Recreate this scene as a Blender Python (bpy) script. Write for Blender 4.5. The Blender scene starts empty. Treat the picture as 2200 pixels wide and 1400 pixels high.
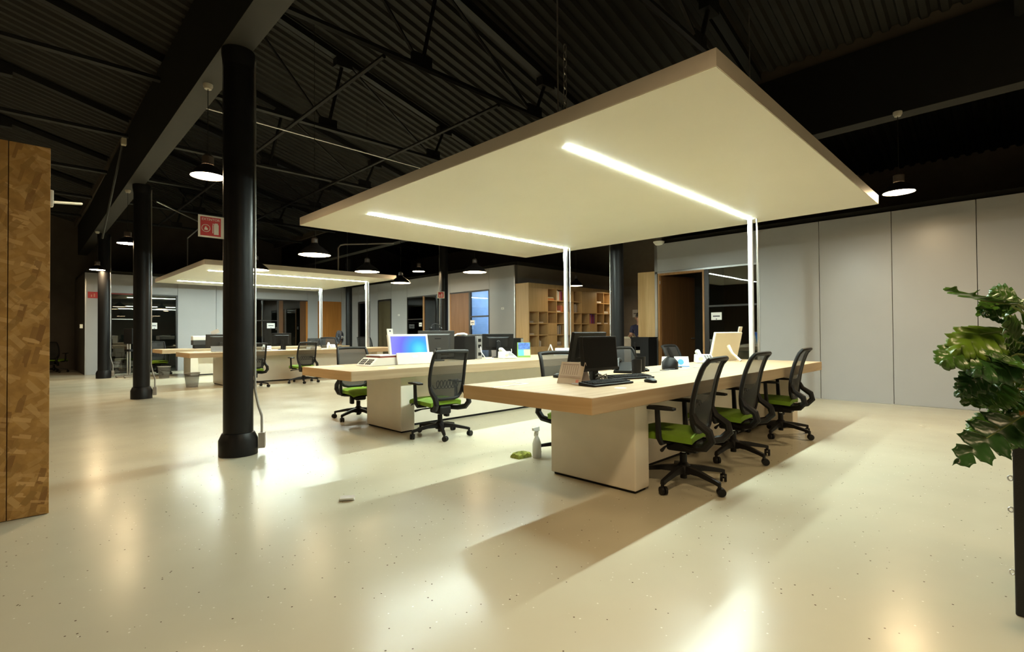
import bpy, bmesh, math, random
from mathutils import Vector, Matrix, Euler
random.seed(7)
C = bpy.context.scene.collection
PI = math.pi
R = math.radians

# ------------------------------------------------------------------ camera
cd = bpy.data.cameras.new('camera'); cam = bpy.data.objects.new('camera', cd); C.objects.link(cam)
bpy.context.scene.camera = cam
cd.sensor_width = 36.0; cd.lens = 36.0 * 1090.7 / 2200.0; cd.clip_start = 0.05; cd.clip_end = 200
ya, pt, ro = R(45.32), R(0.763), R(-0.389)
fw = Vector((math.cos(ya), math.sin(ya), 0)); rt = Vector((math.sin(ya), -math.cos(ya), 0)); up = Vector((0, 0, 1))
f2 = fw * math.cos(pt) + up * math.sin(pt); u2 = up * math.cos(pt) - fw * math.sin(pt)
r3 = rt * math.cos(ro) + u2 * math.sin(ro); u3 = u2 * math.cos(ro) - rt * math.sin(ro)
M = Matrix((r3, u3, -f2)).transposed().to_4x4(); M.translation = (0, 0, 1.17)
cam.matrix_world = M

# ------------------------------------------------------------------ world, exposure, light levels
sc = bpy.context.scene
sc.view_settings.view_transform = 'Standard'; sc.view_settings.look = 'None'
sc.view_settings.exposure = 0.76; sc.view_settings.gamma = 1.0; sc.view_settings.use_curve_mapping = False
w = bpy.data.worlds.new('night'); sc.world = w; w.use_nodes = True
w.node_tree.nodes['Background'].inputs[0].default_value = (0.6, 0.65, 0.8, 1)
w.node_tree.nodes['Background'].inputs[1].default_value = 0.002
STRIP = 180.0        # radiance of the linear tubes in the suspended canopies
LAMP_A = 108.0       # high pendants hung from the beams
LAMP_B = 16.0       # low bowl pendants between the canopies
STRIP_COL = (0.84, 1.0, 0.90)
LAMP_COL = (1.0, 0.74, 0.42)

# ------------------------------------------------------------------ materials
def nodes(name):
    m = bpy.data.materials.new(name); m.use_nodes = True
    nt = m.node_tree; return m, nt, nt.nodes['Principled BSDF']
def mat(name, col, rough=0.5, metal=0.0, var=0.06, scale=6.0, bump=0.0, bscale=60.0, spec=0.5, coat=0.0):
    m, nt, b = nodes(name); L = nt.links
    b.inputs['Roughness'].default_value = rough; b.inputs['Metallic'].default_value = metal
    b.inputs['Specular IOR Level'].default_value = spec
    b.inputs['Coat Weight'].default_value = coat; b.inputs['Coat Roughness'].default_value = 0.1
    tc = nt.nodes.new('ShaderNodeTexCoord')
    n = nt.nodes.new('ShaderNodeTexNoise'); n.inputs['Scale'].default_value = scale; n.inputs['Detail'].default_value = 3
    L.new(tc.outputs['Object'], n.inputs['Vector'])
    r = nt.nodes.new('ShaderNodeValToRGB')
    r.color_ramp.elements[0].position = 0.3; r.color_ramp.elements[1].position = 0.7
    r.color_ramp.elements[0].color = tuple(max(0, c * (1 - var)) for c in col) + (1,)
    r.color_ramp.elements[1].color = tuple(min(1, c * (1 + var)) for c in col) + (1,)
    L.new(n.outputs['Fac'], r.inputs['Fac']); L.new(r.outputs['Color'], b.inputs['Base Color'])
    if bump > 0:
        n2 = nt.nodes.new('ShaderNodeTexNoise'); n2.inputs['Scale'].default_value = bscale; n2.inputs['Detail'].default_value = 2
        L.new(tc.outputs['Object'], n2.inputs['Vector'])
        bp = nt.nodes.new('ShaderNodeBump'); bp.inputs['Strength'].default_value = bump; bp.inputs['Distance'].default_value = 0.01
        L.new(n2.outputs['Fac'], bp.inputs['Height']); L.new(bp.outputs['Normal'], b.inputs['Normal'])
    return m
def wood(name, c0, c1, axis='X', rough=0.4, fine=22.0, spec=0.4):
    m, nt, b = nodes(name); L = nt.links; b.inputs['Specular IOR Level'].default_value = spec
    b.inputs['Roughness'].default_value = rough
    tc = nt.nodes.new('ShaderNodeTexCoord'); mp = nt.nodes.new('ShaderNodeMapping')
    s = {'X': (1.0, fine, fine), 'Y': (fine, 1.0, fine), 'Z': (fine, fine, 1.0)}[axis]
    mp.inputs['Scale'].default_value = s
    L.new(tc.outputs['Object'], mp.inputs['Vector'])
    n = nt.nodes.new('ShaderNodeTexNoise'); n.inputs['Scale'].default_value = 1.0; n.inputs['Detail'].default_value = 5; n.inputs['Distortion'].default_value = 0.6
    L.new(mp.outputs['Vector'], n.inputs['Vector'])
    r = nt.nodes.new('ShaderNodeValToRGB'); r.color_ramp.elements[0].position = 0.3; r.color_ramp.elements[1].position = 0.72
    r.color_ramp.elements[0].color = c0 + (1,); r.color_ramp.elements[1].color = c1 + (1,)
    L.new(n.outputs['Fac'], r.inputs['Fac']); L.new(r.outputs['Color'], b.inputs['Base Color'])
    return m
def emit(name, col, strength):
    m = bpy.data.materials.new(name); m.use_nodes = True; nt = m.node_tree
    nt.nodes.remove(nt.nodes['Principled BSDF'])
    e = nt.nodes.new('ShaderNodeEmission'); e.inputs[0].default_value = col + (1,); e.inputs[1].default_value = strength
    nt.links.new(e.outputs[0], nt.nodes['Material Output'].inputs[0]); return m
def seethrough(name, col, opacity, rough=0.6, metal=0.0, grad=None):
    m, nt, b = nodes(name); L = nt.links
    b.inputs['Base Color'].default_value = col + (1,); b.inputs['Roughness'].default_value = rough; b.inputs['Metallic'].default_value = metal
    tr = nt.nodes.new('ShaderNodeBsdfTransparent'); mx = nt.nodes.new('ShaderNodeMixShader')
    tc = nt.nodes.new('ShaderNodeTexCoord'); n = nt.nodes.new('ShaderNodeTexNoise'); n.inputs['Scale'].default_value = 4
    L.new(tc.outputs['Object'], n.inputs['Vector'])
    mr = nt.nodes.new('ShaderNodeMapRange'); mr.inputs['To Min'].default_value = opacity - 0.04; mr.inputs['To Max'].default_value = opacity + 0.04
    L.new(n.outputs['Fac'], mr.inputs['Value'])
    if grad:   # the weave is denser low on the backrest
        sp_ = nt.nodes.new('ShaderNodeSeparateXYZ'); L.new(tc.outputs['Object'], sp_.inputs[0]); L.new(sp_.outputs['Z'], mr.inputs['Value'])
        for k_, v_ in zip(('From Min', 'From Max', 'To Min', 'To Max'), grad): mr.inputs[k_].default_value = v_
    L.new(mr.outputs['Result'], mx.inputs['Fac'])
    L.new(tr.outputs[0], mx.inputs[1]); L.new(b.outputs[0], mx.inputs[2])
    L.new(mx.outputs[0], nt.nodes['Material Output'].inputs[0]); return m
def glass(name, tint, ior=1.5, base=0.04):
    m = bpy.data.materials.new(name); m.use_nodes = True; nt = m.node_tree; L = nt.links
    nt.nodes.remove(nt.nodes['Principled BSDF'])
    tr = nt.nodes.new('ShaderNodeBsdfTransparent'); tr.inputs[0].default_value = tint + (1,)
    gl = nt.nodes.new('ShaderNodeBsdfGlossy'); gl.inputs['Roughness'].default_value = 0.01
    fr = nt.nodes.new('ShaderNodeFresnel'); fr.inputs['IOR'].default_value = ior
    ad = nt.nodes.new('ShaderNodeMath'); ad.operation = 'ADD'; ad.inputs[1].default_value = base
    mx = nt.nodes.new('ShaderNodeMixShader')
    L.new(fr.outputs[0], ad.inputs[0]); L.new(ad.outputs[0], mx.inputs['Fac'])
    L.new(tr.outputs[0], mx.inputs[1]); L.new(gl.outputs[0], mx.inputs[2])
    L.new(mx.outputs[0], nt.nodes['Material Output'].inputs[0]); return m

def floor_mat():
    m, nt, b = nodes('epoxy_floor'); L = nt.links
    tc = nt.nodes.new('ShaderNodeTexCoord')
    n = nt.nodes.new('ShaderNodeTexNoise'); n.inputs['Scale'].default_value = 0.9; n.inputs['Detail'].default_value = 4
    L.new(tc.outputs['Object'], n.inputs['Vector'])
    r = nt.nodes.new('ShaderNodeValToRGB'); r.color_ramp.elements[0].color = (0.535, 0.49, 0.375, 1); r.color_ramp.elements[1].color = (0.60, 0.56, 0.435, 1)
    r.color_ramp.elements[0].position = 0.3; r.color_ramp.elements[1].position = 0.7
    L.new(n.outputs['Fac'], r.inputs['Fac'])
    def chips(scale, lim, size, seed):
        mp = nt.nodes.new('ShaderNodeMapping'); mp.inputs['Location'].default_value = (seed, seed * 2, 0)
        L.new(tc.outputs['Object'], mp.inputs['Vector'])
        v = nt.nodes.new('ShaderNodeTexVoronoi'); v.inputs['Scale'].default_value = scale
        L.new(mp.outputs[0], v.inputs['Vector'])
        a = nt.nodes.new('ShaderNodeMath'); a.operation = 'LESS_THAN'; a.inputs[1].default_value = size
        L.new(v.outputs['Distance'], a.inputs[0])
        s = nt.nodes.new('ShaderNodeSeparateColor'); L.new(v.outputs['Color'], s.inputs[0])
        c = nt.nodes.new('ShaderNodeMath'); c.operation = 'LESS_THAN'; c.inputs[1].default_value = lim
        L.new(s.outputs[0], c.inputs[0])
        d = nt.nodes.new('ShaderNodeMath'); d.operation = 'MULTIPLY'
        L.new(a.outputs[0], d.inputs[0]); L.new(c.outputs[0], d.inputs[1]); return d
    m1 = nt.nodes.new('ShaderNodeMix'); m1.data_type = 'RGBA'; m1.inputs['B'].default_value = (0.10, 0.06, 0.04, 1)
    L.new(chips(24, 0.26, 0.10, 3.1).outputs[0], m1.inputs['Factor']); L.new(r.outputs[0], m1.inputs['A'])
    m2 = nt.nodes.new('ShaderNodeMix'); m2.data_type = 'RGBA'; m2.inputs['B'].default_value = (0.78, 0.76, 0.68, 1)
    L.new(chips(28, 0.30, 0.11, 8.7).outputs[0], m2.inputs['Factor']); L.new(m1.outputs['Result'], m2.inputs['A'])
    L.new(m2.outputs['Result'], b.inputs['Base Color'])
    n3 = nt.nodes.new('ShaderNodeTexNoise'); n3.inputs['Scale'].default_value = 1.6; n3.inputs['Detail'].default_value = 5
    L.new(tc.outputs['Object'], n3.inputs['Vector'])
    mr = nt.nodes.new('ShaderNodeMapRange'); mr.inputs['To Min'].default_value = 0.13; mr.inputs['To Max'].default_value = 0.33
    L.new(n3.outputs['Fac'], mr.inputs['Value']); L.new(mr.outputs[0], b.inputs['Roughness'])
    n4 = nt.nodes.new('ShaderNodeTexNoise'); n4.inputs['Scale'].default_value = 3.5; n4.inputs['Detail'].default_value = 2
    L.new(tc.outputs['Object'], n4.inputs['Vector'])
    bp = nt.nodes.new('ShaderNodeBump'); bp.inputs['Strength'].default_value = 0.05; bp.inputs['Distance'].default_value = 0.02
    b.inputs['Specular IOR Level'].default_value = 0.19
    L.new(n4.outputs['Fac'], bp.inputs['Height']); L.new(bp.outputs[0], b.inputs['Normal'])
    return m
def osb_mat():
    m, nt, b = nodes('osb_board'); L = nt.links
    b.inputs['Roughness'].default_value = 0.6
    tc = nt.nodes.new('ShaderNodeTexCoord')
    nb = nt.nodes.new('ShaderNodeTexNoise'); nb.inputs['Scale'].default_value = 14; nb.inputs['Detail'].default_value = 4
    L.new(tc.outputs['Object'], nb.inputs['Vector'])
    r = nt.nodes.new('ShaderNodeValToRGB'); r.color_ramp.elements[0].position = 0.3; r.color_ramp.elements[1].position = 0.7
    r.color_ramp.elements[0].color = (0.31, 0.155, 0.034, 1); r.color_ramp.elements[1].color = (0.46, 0.25, 0.062, 1)
    L.new(nb.outputs['Fac'], r.inputs[0]); last = r.outputs[0]
    for rot, sc_, seed, lim, col in ((0.5, (9, 4, 26), 0.0, 0.60, (0.47, 0.27, 0.085, 1)), (-0.9, (8, 4, 23), 4.0, 0.50, (0.52, 0.31, 0.11, 1)), (1.35, (7, 4, 24), 9.0, 0.50, (0.22, 0.10, 0.020, 1)), (-0.25, (9, 4, 30), 13.0, 0.40, (0.60, 0.36, 0.14, 1)), (0.95, (8, 4, 22), 21.0, 0.45, (0.30, 0.16, 0.036, 1))):
        mp = nt.nodes.new('ShaderNodeMapping'); mp.inputs['Rotation'].default_value = (0, rot, 0); mp.inputs['Location'].default_value = (seed, 0, seed)
        ms = nt.nodes.new('ShaderNodeMapping'); ms.inputs['Scale'].default_value = sc_
        L.new(tc.outputs['Object'], mp.inputs[0]); L.new(mp.outputs[0], ms.inputs[0])
        v = nt.nodes.new('ShaderNodeTexVoronoi'); v.distance = 'CHEBYCHEV'; v.inputs['Scale'].default_value = 1.0; L.new(ms.outputs[0], v.inputs['Vector'])
        sp_ = nt.nodes.new('ShaderNodeSeparateColor'); L.new(v.outputs['Color'], sp_.inputs[0])
        a = nt.nodes.new('ShaderNodeMath'); a.operation = 'LESS_THAN'; a.inputs[1].default_value = lim; L.new(sp_.outputs[0], a.inputs[0])
        d = nt.nodes.new('ShaderNodeMath'); d.operation = 'LESS_THAN'; d.inputs[1].default_value = 0.40; L.new(v.outputs['Distance'], d.inputs[0])
        q = nt.nodes.new('ShaderNodeMath'); q.operation = 'MULTIPLY'; L.new(a.outputs[0], q.inputs[0]); L.new(d.outputs[0], q.inputs[1])
        q2 = nt.nodes.new('ShaderNodeMath'); q2.operation = 'MULTIPLY'; L.new(q.outputs[0], q2.inputs[0]); L.new(sp_.outputs[2], q2.inputs[1])
        mx = nt.nodes.new('ShaderNodeMix'); mx.data_type = 'RGBA'; mx.inputs['B'].default_value = col
        L.new(q2.outputs[0], mx.inputs['Factor']); L.new(last, mx.inputs['A']); last = mx.outputs['Result']
    L.new(last, b.inputs['Base Color']); return m
def screen_mat():
    m = bpy.data.materials.new('lit_screen'); m.use_nodes = True; nt = m.node_tree; L = nt.links
    nt.nodes.remove(nt.nodes['Principled BSDF'])
    tc = nt.nodes.new('ShaderNodeTexCoord'); mp = nt.nodes.new('ShaderNodeMapping'); mp.inputs['Location'].default_value = (0, -0.14, -0.19)
    L.new(tc.outputs['Object'], mp.inputs[0])
    ln = nt.nodes.new('ShaderNodeVectorMath'); ln.operation = 'LENGTH'; L.new(mp.outputs[0], ln.inputs[0])
    r = nt.nodes.new('ShaderNodeValToRGB'); e = r.color_ramp.elements
    e[0].position = 0.0; e[0].color = (0.10, 0.62, 0.95, 1); e[1].position = 0.46; e[1].color = (0.22, 0.22, 0.52, 1)
    k = e.new(0.13); k.color = (0.05, 0.30, 0.85, 1); k = e.new(0.27); k.color = (0.13, 0.13, 0.80, 1)
    L.new(ln.outputs['Value'], r.inputs[0])
    em = nt.nodes.new('ShaderNodeEmission'); em.inputs[1].default_value = 1.0
    L.new(r.outputs[0], em.inputs[0]); L.new(em.outputs[0], nt.nodes['Material Output'].inputs[0]); return m

M_ = dict(
 floor=floor_mat(), osb=osb_mat(), screen_on=screen_mat(),
 black=mat('black_gloss_paint', (0.007, 0.007, 0.008), 0.42, var=0.2, spec=0.3, bump=0.15, bscale=5),
 beam=mat('dark_beam_paint', (0.006, 0.0055, 0.005), 0.6), soffit=mat('beam_lit_soffit', (0.030, 0.027, 0.022), 0.6),  # soffit is the beam colour lightened for light arriving from below
 roof=mat('dark_roof_sheet', (0.016, 0.0145, 0.011), 0.65, var=0.25, scale=3),
 steel=mat('black_steel', (0.010, 0.010, 0.010), 0.5),
 wall=mat('grey_satin_wall', (0.39, 0.39, 0.40), 0.33, var=0.02, scale=2, spec=0.5),
 wallcore=mat('wall_core', (0.10, 0.095, 0.09), 0.7),
 darkwall=mat('brown_dark_wall', (0.11, 0.092, 0.075), 0.7, var=0.15, scale=2),
 recess=mat('taupe_wall', (0.34, 0.30, 0.255), 0.6, var=0.05),
 room=mat('office_wall', (0.22, 0.21, 0.19), 0.7),
 blueroom=mat('blue_lit_wall', (0.50, 0.66, 0.88), 0.6),  # bluish room light put into the wall colour
 canopy=mat('cream_canopy_paint', (0.70, 0.66, 0.54), 0.45, var=0.015, scale=1.5),
 canopy_edge=mat('taupe_canopy_edge', (0.62, 0.55, 0.47), 0.45, var=0.02),
 chrome=mat('chrome_post', (0.80, 0.82, 0.86), 0.32, 0.55, var=0.02),
 alu=mat('aluminium', (0.55, 0.55, 0.54), 0.35, 0.9, var=0.03),
 conduit=mat('grey_conduit', (0.34, 0.31, 0.28), 0.4, 0.3),
 oak=wood('desk_oak', (0.42, 0.305, 0.190), (0.51, 0.39, 0.255), 'X', 0.5, spec=0.22),
 oak_end=wood('desk_oak_end', (0.54, 0.345, 0.165), (0.65, 0.44, 0.23), 'Y', 0.36),
 oakZ=wood('shelf_oak', (0.55, 0.36, 0.16), (0.66, 0.455, 0.23), 'Z', 0.42),
 base=mat('cream_desk_base', (0.83, 0.77, 0.66), 0.4, var=0.02),
 doorwood=wood('orange_door_wood', (0.36, 0.135, 0.022), (0.46, 0.19, 0.04), 'Z', 0.4),
 brownwood=wood('brown_door_wood', (0.17, 0.085, 0.035), (0.24, 0.13, 0.062), 'Z', 0.4),
 darkdoor=wood('dark_door_wood', (0.085, 0.036, 0.012), (0.12, 0.055, 0.02), 'Z', 0.45),
 jamb=wood('jamb_wood', (0.34, 0.17, 0.06), (0.44, 0.24, 0.10), 'Z', 0.45),
 darkjamb=mat('dark_frame', (0.025, 0.02, 0.018), 0.4),
 pane=glass('dark_glass', (0.55, 0.60, 0.58), 1.5, 0.05),
 panefar=glass('smoked_glass', (0.50, 0.53, 0.50), 1.45, 0.07),
 paneblue=glass('blue_glass', (0.85, 0.92, 0.98), 1.3, 0.02),
 plastic=mat('black_plastic', (0.009, 0.009, 0.010), 0.5, spec=0.22),
 chairblack=mat('chair_black_plastic', (0.010, 0.009, 0.009), 0.5, spec=0.28),
 mesh=seethrough('black_chair_mesh', (0.014, 0.014, 0.014), 0.85, 0.75, grad=(0.62, 0.82, 0.86, 0.74)),
 green=mat('lime_seat_fabric', (0.165, 0.29, 0.013), 0.85, var=0.08, scale=12, bump=0.25, bscale=300),
 screen=mat('dark_screen', (0.005, 0.005, 0.005), 0.18, spec=0.2),
 darkgrey=mat('charcoal_case', (0.050, 0.050, 0.051), 0.55, spec=0.25),
 lid=mat('lid_edge_white', (0.93, 0.93, 0.91), 0.4, var=0.01), white=mat('white_plastic', (0.80, 0.79, 0.74), 0.4, var=0.015),
 cream=mat('cream_plastic', (0.76, 0.71, 0.55), 0.45, var=0.02),
 paper=mat('white_paper', (0.85, 0.85, 0.85), 0.7, var=0.01),
 ink=mat('dark_ink', (0.07, 0.07, 0.09), 0.7),
 red=mat('sign_red', (0.50, 0.03, 0.03), 0.5),
 reddark=mat('dark_red', (0.22, 0.03, 0.02), 0.5),
 signwhite=mat('sign_white', (0.72, 0.66, 0.55), 0.5),
 bluedot=mat('blue_ink', (0.09, 0.36, 0.85), 0.5),
 leaf=mat('leaf_green', (0.055, 0.135, 0.018), 0.33, var=0.35, scale=6, bump=0.15, bscale=30), leaf2=mat('leaf_dark_green', (0.028, 0.080, 0.020), 0.28, var=0.35, scale=6, bump=0.15, bscale=30), leaf3=mat('leaf_bright_green', (0.11, 0.20, 0.015), 0.36, var=0.3, scale=6),
 stem=mat('stem_green', (0.16, 0.22, 0.06), 0.5),
 caseblack=mat('black_case', (0.014, 0.013, 0.015), 0.5, var=0.2, bump=0.2, bscale=200),
 planterwood=wood('planter_wood', (0.42, 0.20, 0.05), (0.54, 0.28, 0.08), 'Y', 0.5),
 binmesh=seethrough('wire_bin_mesh', (0.13, 0.12, 0.11), 0.55, 0.4, 0.6),
 calcard=mat('beige_card', (0.56, 0.47, 0.38), 0.7),
 cal_line=mat('brown_print', (0.34, 0.25, 0.20), 0.7),
 picture=mat('blue_picture', (0.05, 0.12, 0.40), 0.5, var=0.6, scale=20),
 yellowgreen=mat('calendar_green', (0.16, 0.30, 0.05), 0.6),
 yellow=mat('pale_yellow', (0.55, 0.52, 0.34), 0.6),
 cloth=mat('green_cloth', (0.28, 0.30, 0.05), 0.9, var=0.5, scale=25),
 bottle=seethrough('clear_bottle', (0.80, 0.80, 0.78), 0.78, 0.15),
 skin=mat('skin', (0.42, 0.22, 0.14), 0.5), hair=mat('dark_hair', (0.015, 0.01, 0.008), 0.6),
 shirt=mat('navy_shirt', (0.015, 0.015, 0.045), 0.8), trousers=mat('dark_trousers', (0.02, 0.02, 0.025), 0.8),
 strip=emit('tube_light', STRIP_COL, STRIP), lampA=emit('high_pendant_light', LAMP_COL, LAMP_A), lampB=emit('bowl_pendant_light', LAMP_COL, LAMP_B),
 shade=mat('dark_shade', (0.012, 0.009, 0.008), 0.35), cupwhite=mat('ceiling_cup', (0.55, 0.52, 0.45), 0.5),
 neck=mat('lamp_neck', (0.10, 0.08, 0.07), 0.45),
 purple=mat('purple_cover', (0.20, 0.05, 0.25), 0.6), pink=mat('pink_cover', (0.62, 0.22, 0.16), 0.6), orange=mat('orange_cover', (0.60, 0.20, 0.05), 0.6),
 greycover=mat('grey_cover', (0.35, 0.30, 0.26), 0.6), silver=mat('silver_plastic', (0.38, 0.39, 0.40), 0.35, 0.4),
 fan=mat('fan_blue_black', (0.008, 0.010, 0.018), 0.45, spec=0.25), carpet=mat('dark_carpet', (0.16, 0.14, 0.11), 0.8),
)

# ------------------------------------------------------------------ mesh builder
class MB:
    def __init__(s): s.v = []; s.f = []
    def add(s, vs, fs):
        o = len(s.v); s.v += [tuple(v) for v in vs]; s.f += [tuple(i + o for i in f) for f in fs]; return s
    def hexa(s, p):  # 8 points: bottom 4 ccw, top 4 ccw
        return s.add(p, [(0, 3, 2, 1), (4, 5, 6, 7), (0, 1, 5, 4), (1, 2, 6, 5), (2, 3, 7, 6), (3, 0, 4, 7)])
    def box(s, x0, x1, y0, y1, z0, z1, m=None):
        p = [Vector(q) for q in ((x0, y0, z0), (x1, y0, z0), (x1, y1, z0), (x0, y1, z0), (x0, y0, z1), (x1, y0, z1), (x1, y1, z1), (x0, y1, z1))]
        if m is not None: p = [m @ q for q in p]
        return s.hexa(p)
    def tube(s, pts, r, n=8, caps=True, closed=False):
        pts = [Vector(p) for p in pts]; k = len(pts); rs = r if isinstance(r, (list, tuple)) else [r] * k
        rings = []; prev = None
        for i, p in enumerate(pts):
            if closed: d = pts[(i + 1) % k] - pts[i - 1]
            else: d = pts[min(i + 1, k - 1)] - pts[max(i - 1, 0)]
            d.normalize()
            if prev is None:
                a = Vector((0, 0, 1)) if abs(d.z) < 0.9 else Vector((1, 0, 0))
            else: a = prev
            u = (a - d * a.dot(d)); 
            if u.length < 1e-6: u = d.orthogonal()
            u.normalize(); prev = u; v = d.cross(u)
            rings.append([p + (u * math.cos(2 * PI * j / n) + v * math.sin(2 * PI * j / n)) * rs[i] for j in range(n)])
        vs = [q for ring in rings for q in ring]; fs = []
        for i in range(k if closed else k - 1):
            a, b = i * n, ((i + 1) % k) * n
            for j in range(n): fs.append((a + j, a + (j + 1) % n, b + (j + 1) % n, b + j))
        if caps and not closed:
            fs.append(tuple(reversed(range(n)))); fs.append(tuple((k - 1) * n + j for j in range(n)))
        return s.add(vs, fs)
    def lathe(s, prof, n=20, c=(0, 0, 0), cap=True):
        vs = []; fs = []
        for (r, z) in prof:
            for j in range(n): vs.append((c[0] + r * math.cos(2 * PI * j / n), c[1] + r * math.sin(2 * PI * j / n), c[2] + z))
        for i in range(len(prof) - 1):
            for j in range(n): fs.append((i * n + j, i * n + (j + 1) % n, (i + 1) * n + (j + 1) % n, (i + 1) * n + j))
        if cap:
            if prof[0][0] > 1e-5: fs.append(tuple(reversed(range(n))))
            if prof[-1][0] > 1e-5: fs.append(tuple((len(prof) - 1) * n + j for j in range(n)))
        return s.add(vs, fs)
    def grid(s, fn, nu, nv):
        vs = [fn(i / nu, j / nv) for i in range(nu + 1) for j in range(nv + 1)]; fs = []
        for i in range(nu):
            for j in range(nv):
                a = i * (nv + 1) + j; fs.append((a, a + nv + 1, a + nv + 2, a + 1))
        return s.add(vs, fs)
    def slab(s, top, bot, nu, nv):
        vs = [top(i / nu, j / nv) for i in range(nu + 1) for j in range(nv + 1)]
        vb = [bot(i / nu, j / nv) for i in range(nu + 1) for j in range(nv + 1)]
        o = len(vs); fs = []
        for i in range(nu):
            for j in range(nv):
                a = i * (nv + 1) + j; fs.append((a, a + nv + 1, a + nv + 2, a + 1)); fs.append((o + a, o + a + 1, o + a + nv + 2, o + a + nv + 1))
        ring = [i * (nv + 1) for i in range(nu + 1)] + [nu * (nv + 1) + j for j in range(1, nv + 1)] + [i * (nv + 1) + nv for i in range(nu - 1, -1, -1)] + [j for j in range(nv - 1, 0, -1)]
        for q in range(len(ring)):
            a, b = ring[q], ring[(q + 1) % len(ring)]; fs.append((b, a, o + a, o + b))
        return s.add(vs + vb, fs)
    def mesh(s, name, mat_, smooth=False):
        me = bpy.data.meshes.new(name); me.from_pydata(s.v, [], s.f); me.update()
        bm = bmesh.new(); bm.from_mesh(me); bmesh.ops.recalc_face_normals(bm, faces=bm.faces); bm.to_mesh(me); bm.free()
        me.materials.append(M_[mat_] if isinstance(mat_, str) else mat_)
        if smooth:
            me.polygons.foreach_set('use_smooth', [True] * len(me.polygons))
            me.set_sharp_from_angle(angle=R(40))
        return me
    def obj(s, name, mat_, parent=None, smooth=False, bevel=0.0, loc=None):
        o = bpy.data.objects.new(name, s.mesh(name, mat_, smooth)); C.objects.link(o)
        if parent: o.parent = parent
        if loc is not None: o.location = loc
        if bevel > 0:
            b = o.modifiers.new('edge', 'BEVEL'); b.width = bevel; b.segments = 2; b.limit_method = 'ANGLE'; b.angle_limit = R(40)
        return o
def BX(*a, **k): return MB().box(*a, **k)
def tag(o, label=None, cat=None, group=None, kind=None):
    if label: o['label'] = label
    if cat: o['category'] = cat
    if group: o['group'] = group
    if kind: o['kind'] = kind
    return o
def thing(name, label, cat, loc=(0, 0, 0), rz=0.0, group=None, kind=None):
    o = bpy.data.objects.new(name, None); C.objects.link(o); o.empty_display_size = 0.1
    o.location = loc; o.rotation_euler = (0, 0, rz); return tag(o, label, cat, group, kind)
def kids(o): return [c for c in C.objects if c.parent == o]
CH = {}
def dup(root, loc, rz, label, group=None, scale=1.0):
    r = root.copy(); C.objects.link(r); r.location = loc; r.rotation_euler = (0, 0, rz); r['label'] = label; r.scale = (scale,) * 3
    if group: r['group'] = group
    if root.name not in CH:
        CH[root.name] = [(c, kids(c)) for c in kids(root)]
    for c, gs in CH[root.name]:
        d = c.copy(); C.objects.link(d); d.parent = r
        for g in gs:
            e = g.copy(); C.objects.link(e); e.parent = d
    return r
def text(name, body, size, mat_, parent, loc, rot, extrude=0.0008):
    cu = bpy.data.curves.new(name, 'FONT'); cu.body = body; cu.size = size; cu.align_x = 'CENTER'; cu.align_y = 'CENTER'; cu.extrude = extrude
    tmp = bpy.data.objects.new(name, cu); C.objects.link(tmp)
    me = bpy.data.meshes.new_from_object(tmp.evaluated_get(bpy.context.evaluated_depsgraph_get())); bpy.data.objects.remove(tmp)
    me.materials.clear(); me.materials.append(M_[mat_])
    o = bpy.data.objects.new(name, me); C.objects.link(o); o.parent = parent; o.location = loc; o.rotation_euler = rot
    return o

# ------------------------------------------------------------------ floor and outer shell
tag(BX(-9, 18, -9, 24, -0.12, 0).obj('floor', 'floor'), 'glossy beige epoxy floor with dark and pale chips', None, None, 'structure')
def struct(o, label): return tag(o, label, None, None, 'structure')
struct(BX(-9.2, -9, -9, 24, 0, 8).obj('wall_west', 'darkwall'), 'dark wall closing the hall behind the chipboard partition')
struct(BX(-9, 18, -9.2, -9, 0, 8).obj('wall_south', 'room'), 'plain wall closing the hall behind the camera')
struct(BX(-9, 1.58, 23.0, 23.2, 0, 8).obj('wall_corner', 'darkwall'), 'dark brown wall in the far left corner')
struct(BX(1.58, 18, 23.0, 23.2, 0, 8).obj('wall_north', 'darkwall'), 'dark wall behind the far offices')
struct(BX(15.2, 15.4, -9, 24, 0, 8).obj('wall_east', 'recess'), 'taupe wall at the back of the library recess')

WX, WH, FY = 9.905, 3.05, 19.6
def panel_x(parent, y0, y1, z0, z1, mt='wall'): return BX(WX, WX + 0.04, y0 + 0.004, y1 - 0.004, z0 + 0.003, z1).obj('panel', mt, parent, bevel=0.003)
def panel_y(parent, x0, x1, z0, z1, mt='wall'): return BX(x0 + 0.004, x1 - 0.004, FY, FY + 0.04, z0 + 0.003, z1).obj('panel', mt, parent, bevel=0.003)
# right wall, near part
wr = thing('wall_right', 'grey satin panelled wall on the right with a door and a dark window', None, kind='structure')
BX(WX + 0.035, WX + 0.10, -9, 3.49, 0, WH).obj('core', 'wallcore', wr); BX(WX + 0.035, WX + 0.10, 3.49, 5.604, 2.42, WH).obj('core', 'wallcore', wr)
for y0, y1 in ((2.483, 3.485), (1.47, 2.483), (0.477, 1.47), (-0.52, 0.477), (-1.52, -0.52), (-2.52, -1.52), (-3.52, -2.52), (-4.52, -3.52), (-6.5, -4.52), (-9, -6.5)):
    panel_x(wr, y0, y1, 0, WH)
panel_x(wr, 3.485, 5.604, 2.45, WH)
BX(WX - 0.012, WX + 0.02, 3.485, 5.604, 2.415, 2.45).obj('door_head', 'alu', wr)
BX(WX - 0.012, WX + 0.15, 5.555, 5.615, 0, WH).obj('end_post', 'alu', wr)
BX(WX - 0.012, WX + 0.10, 3.465, 3.50, 0, 2.45).obj('frame_post', 'alu', wr)
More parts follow.
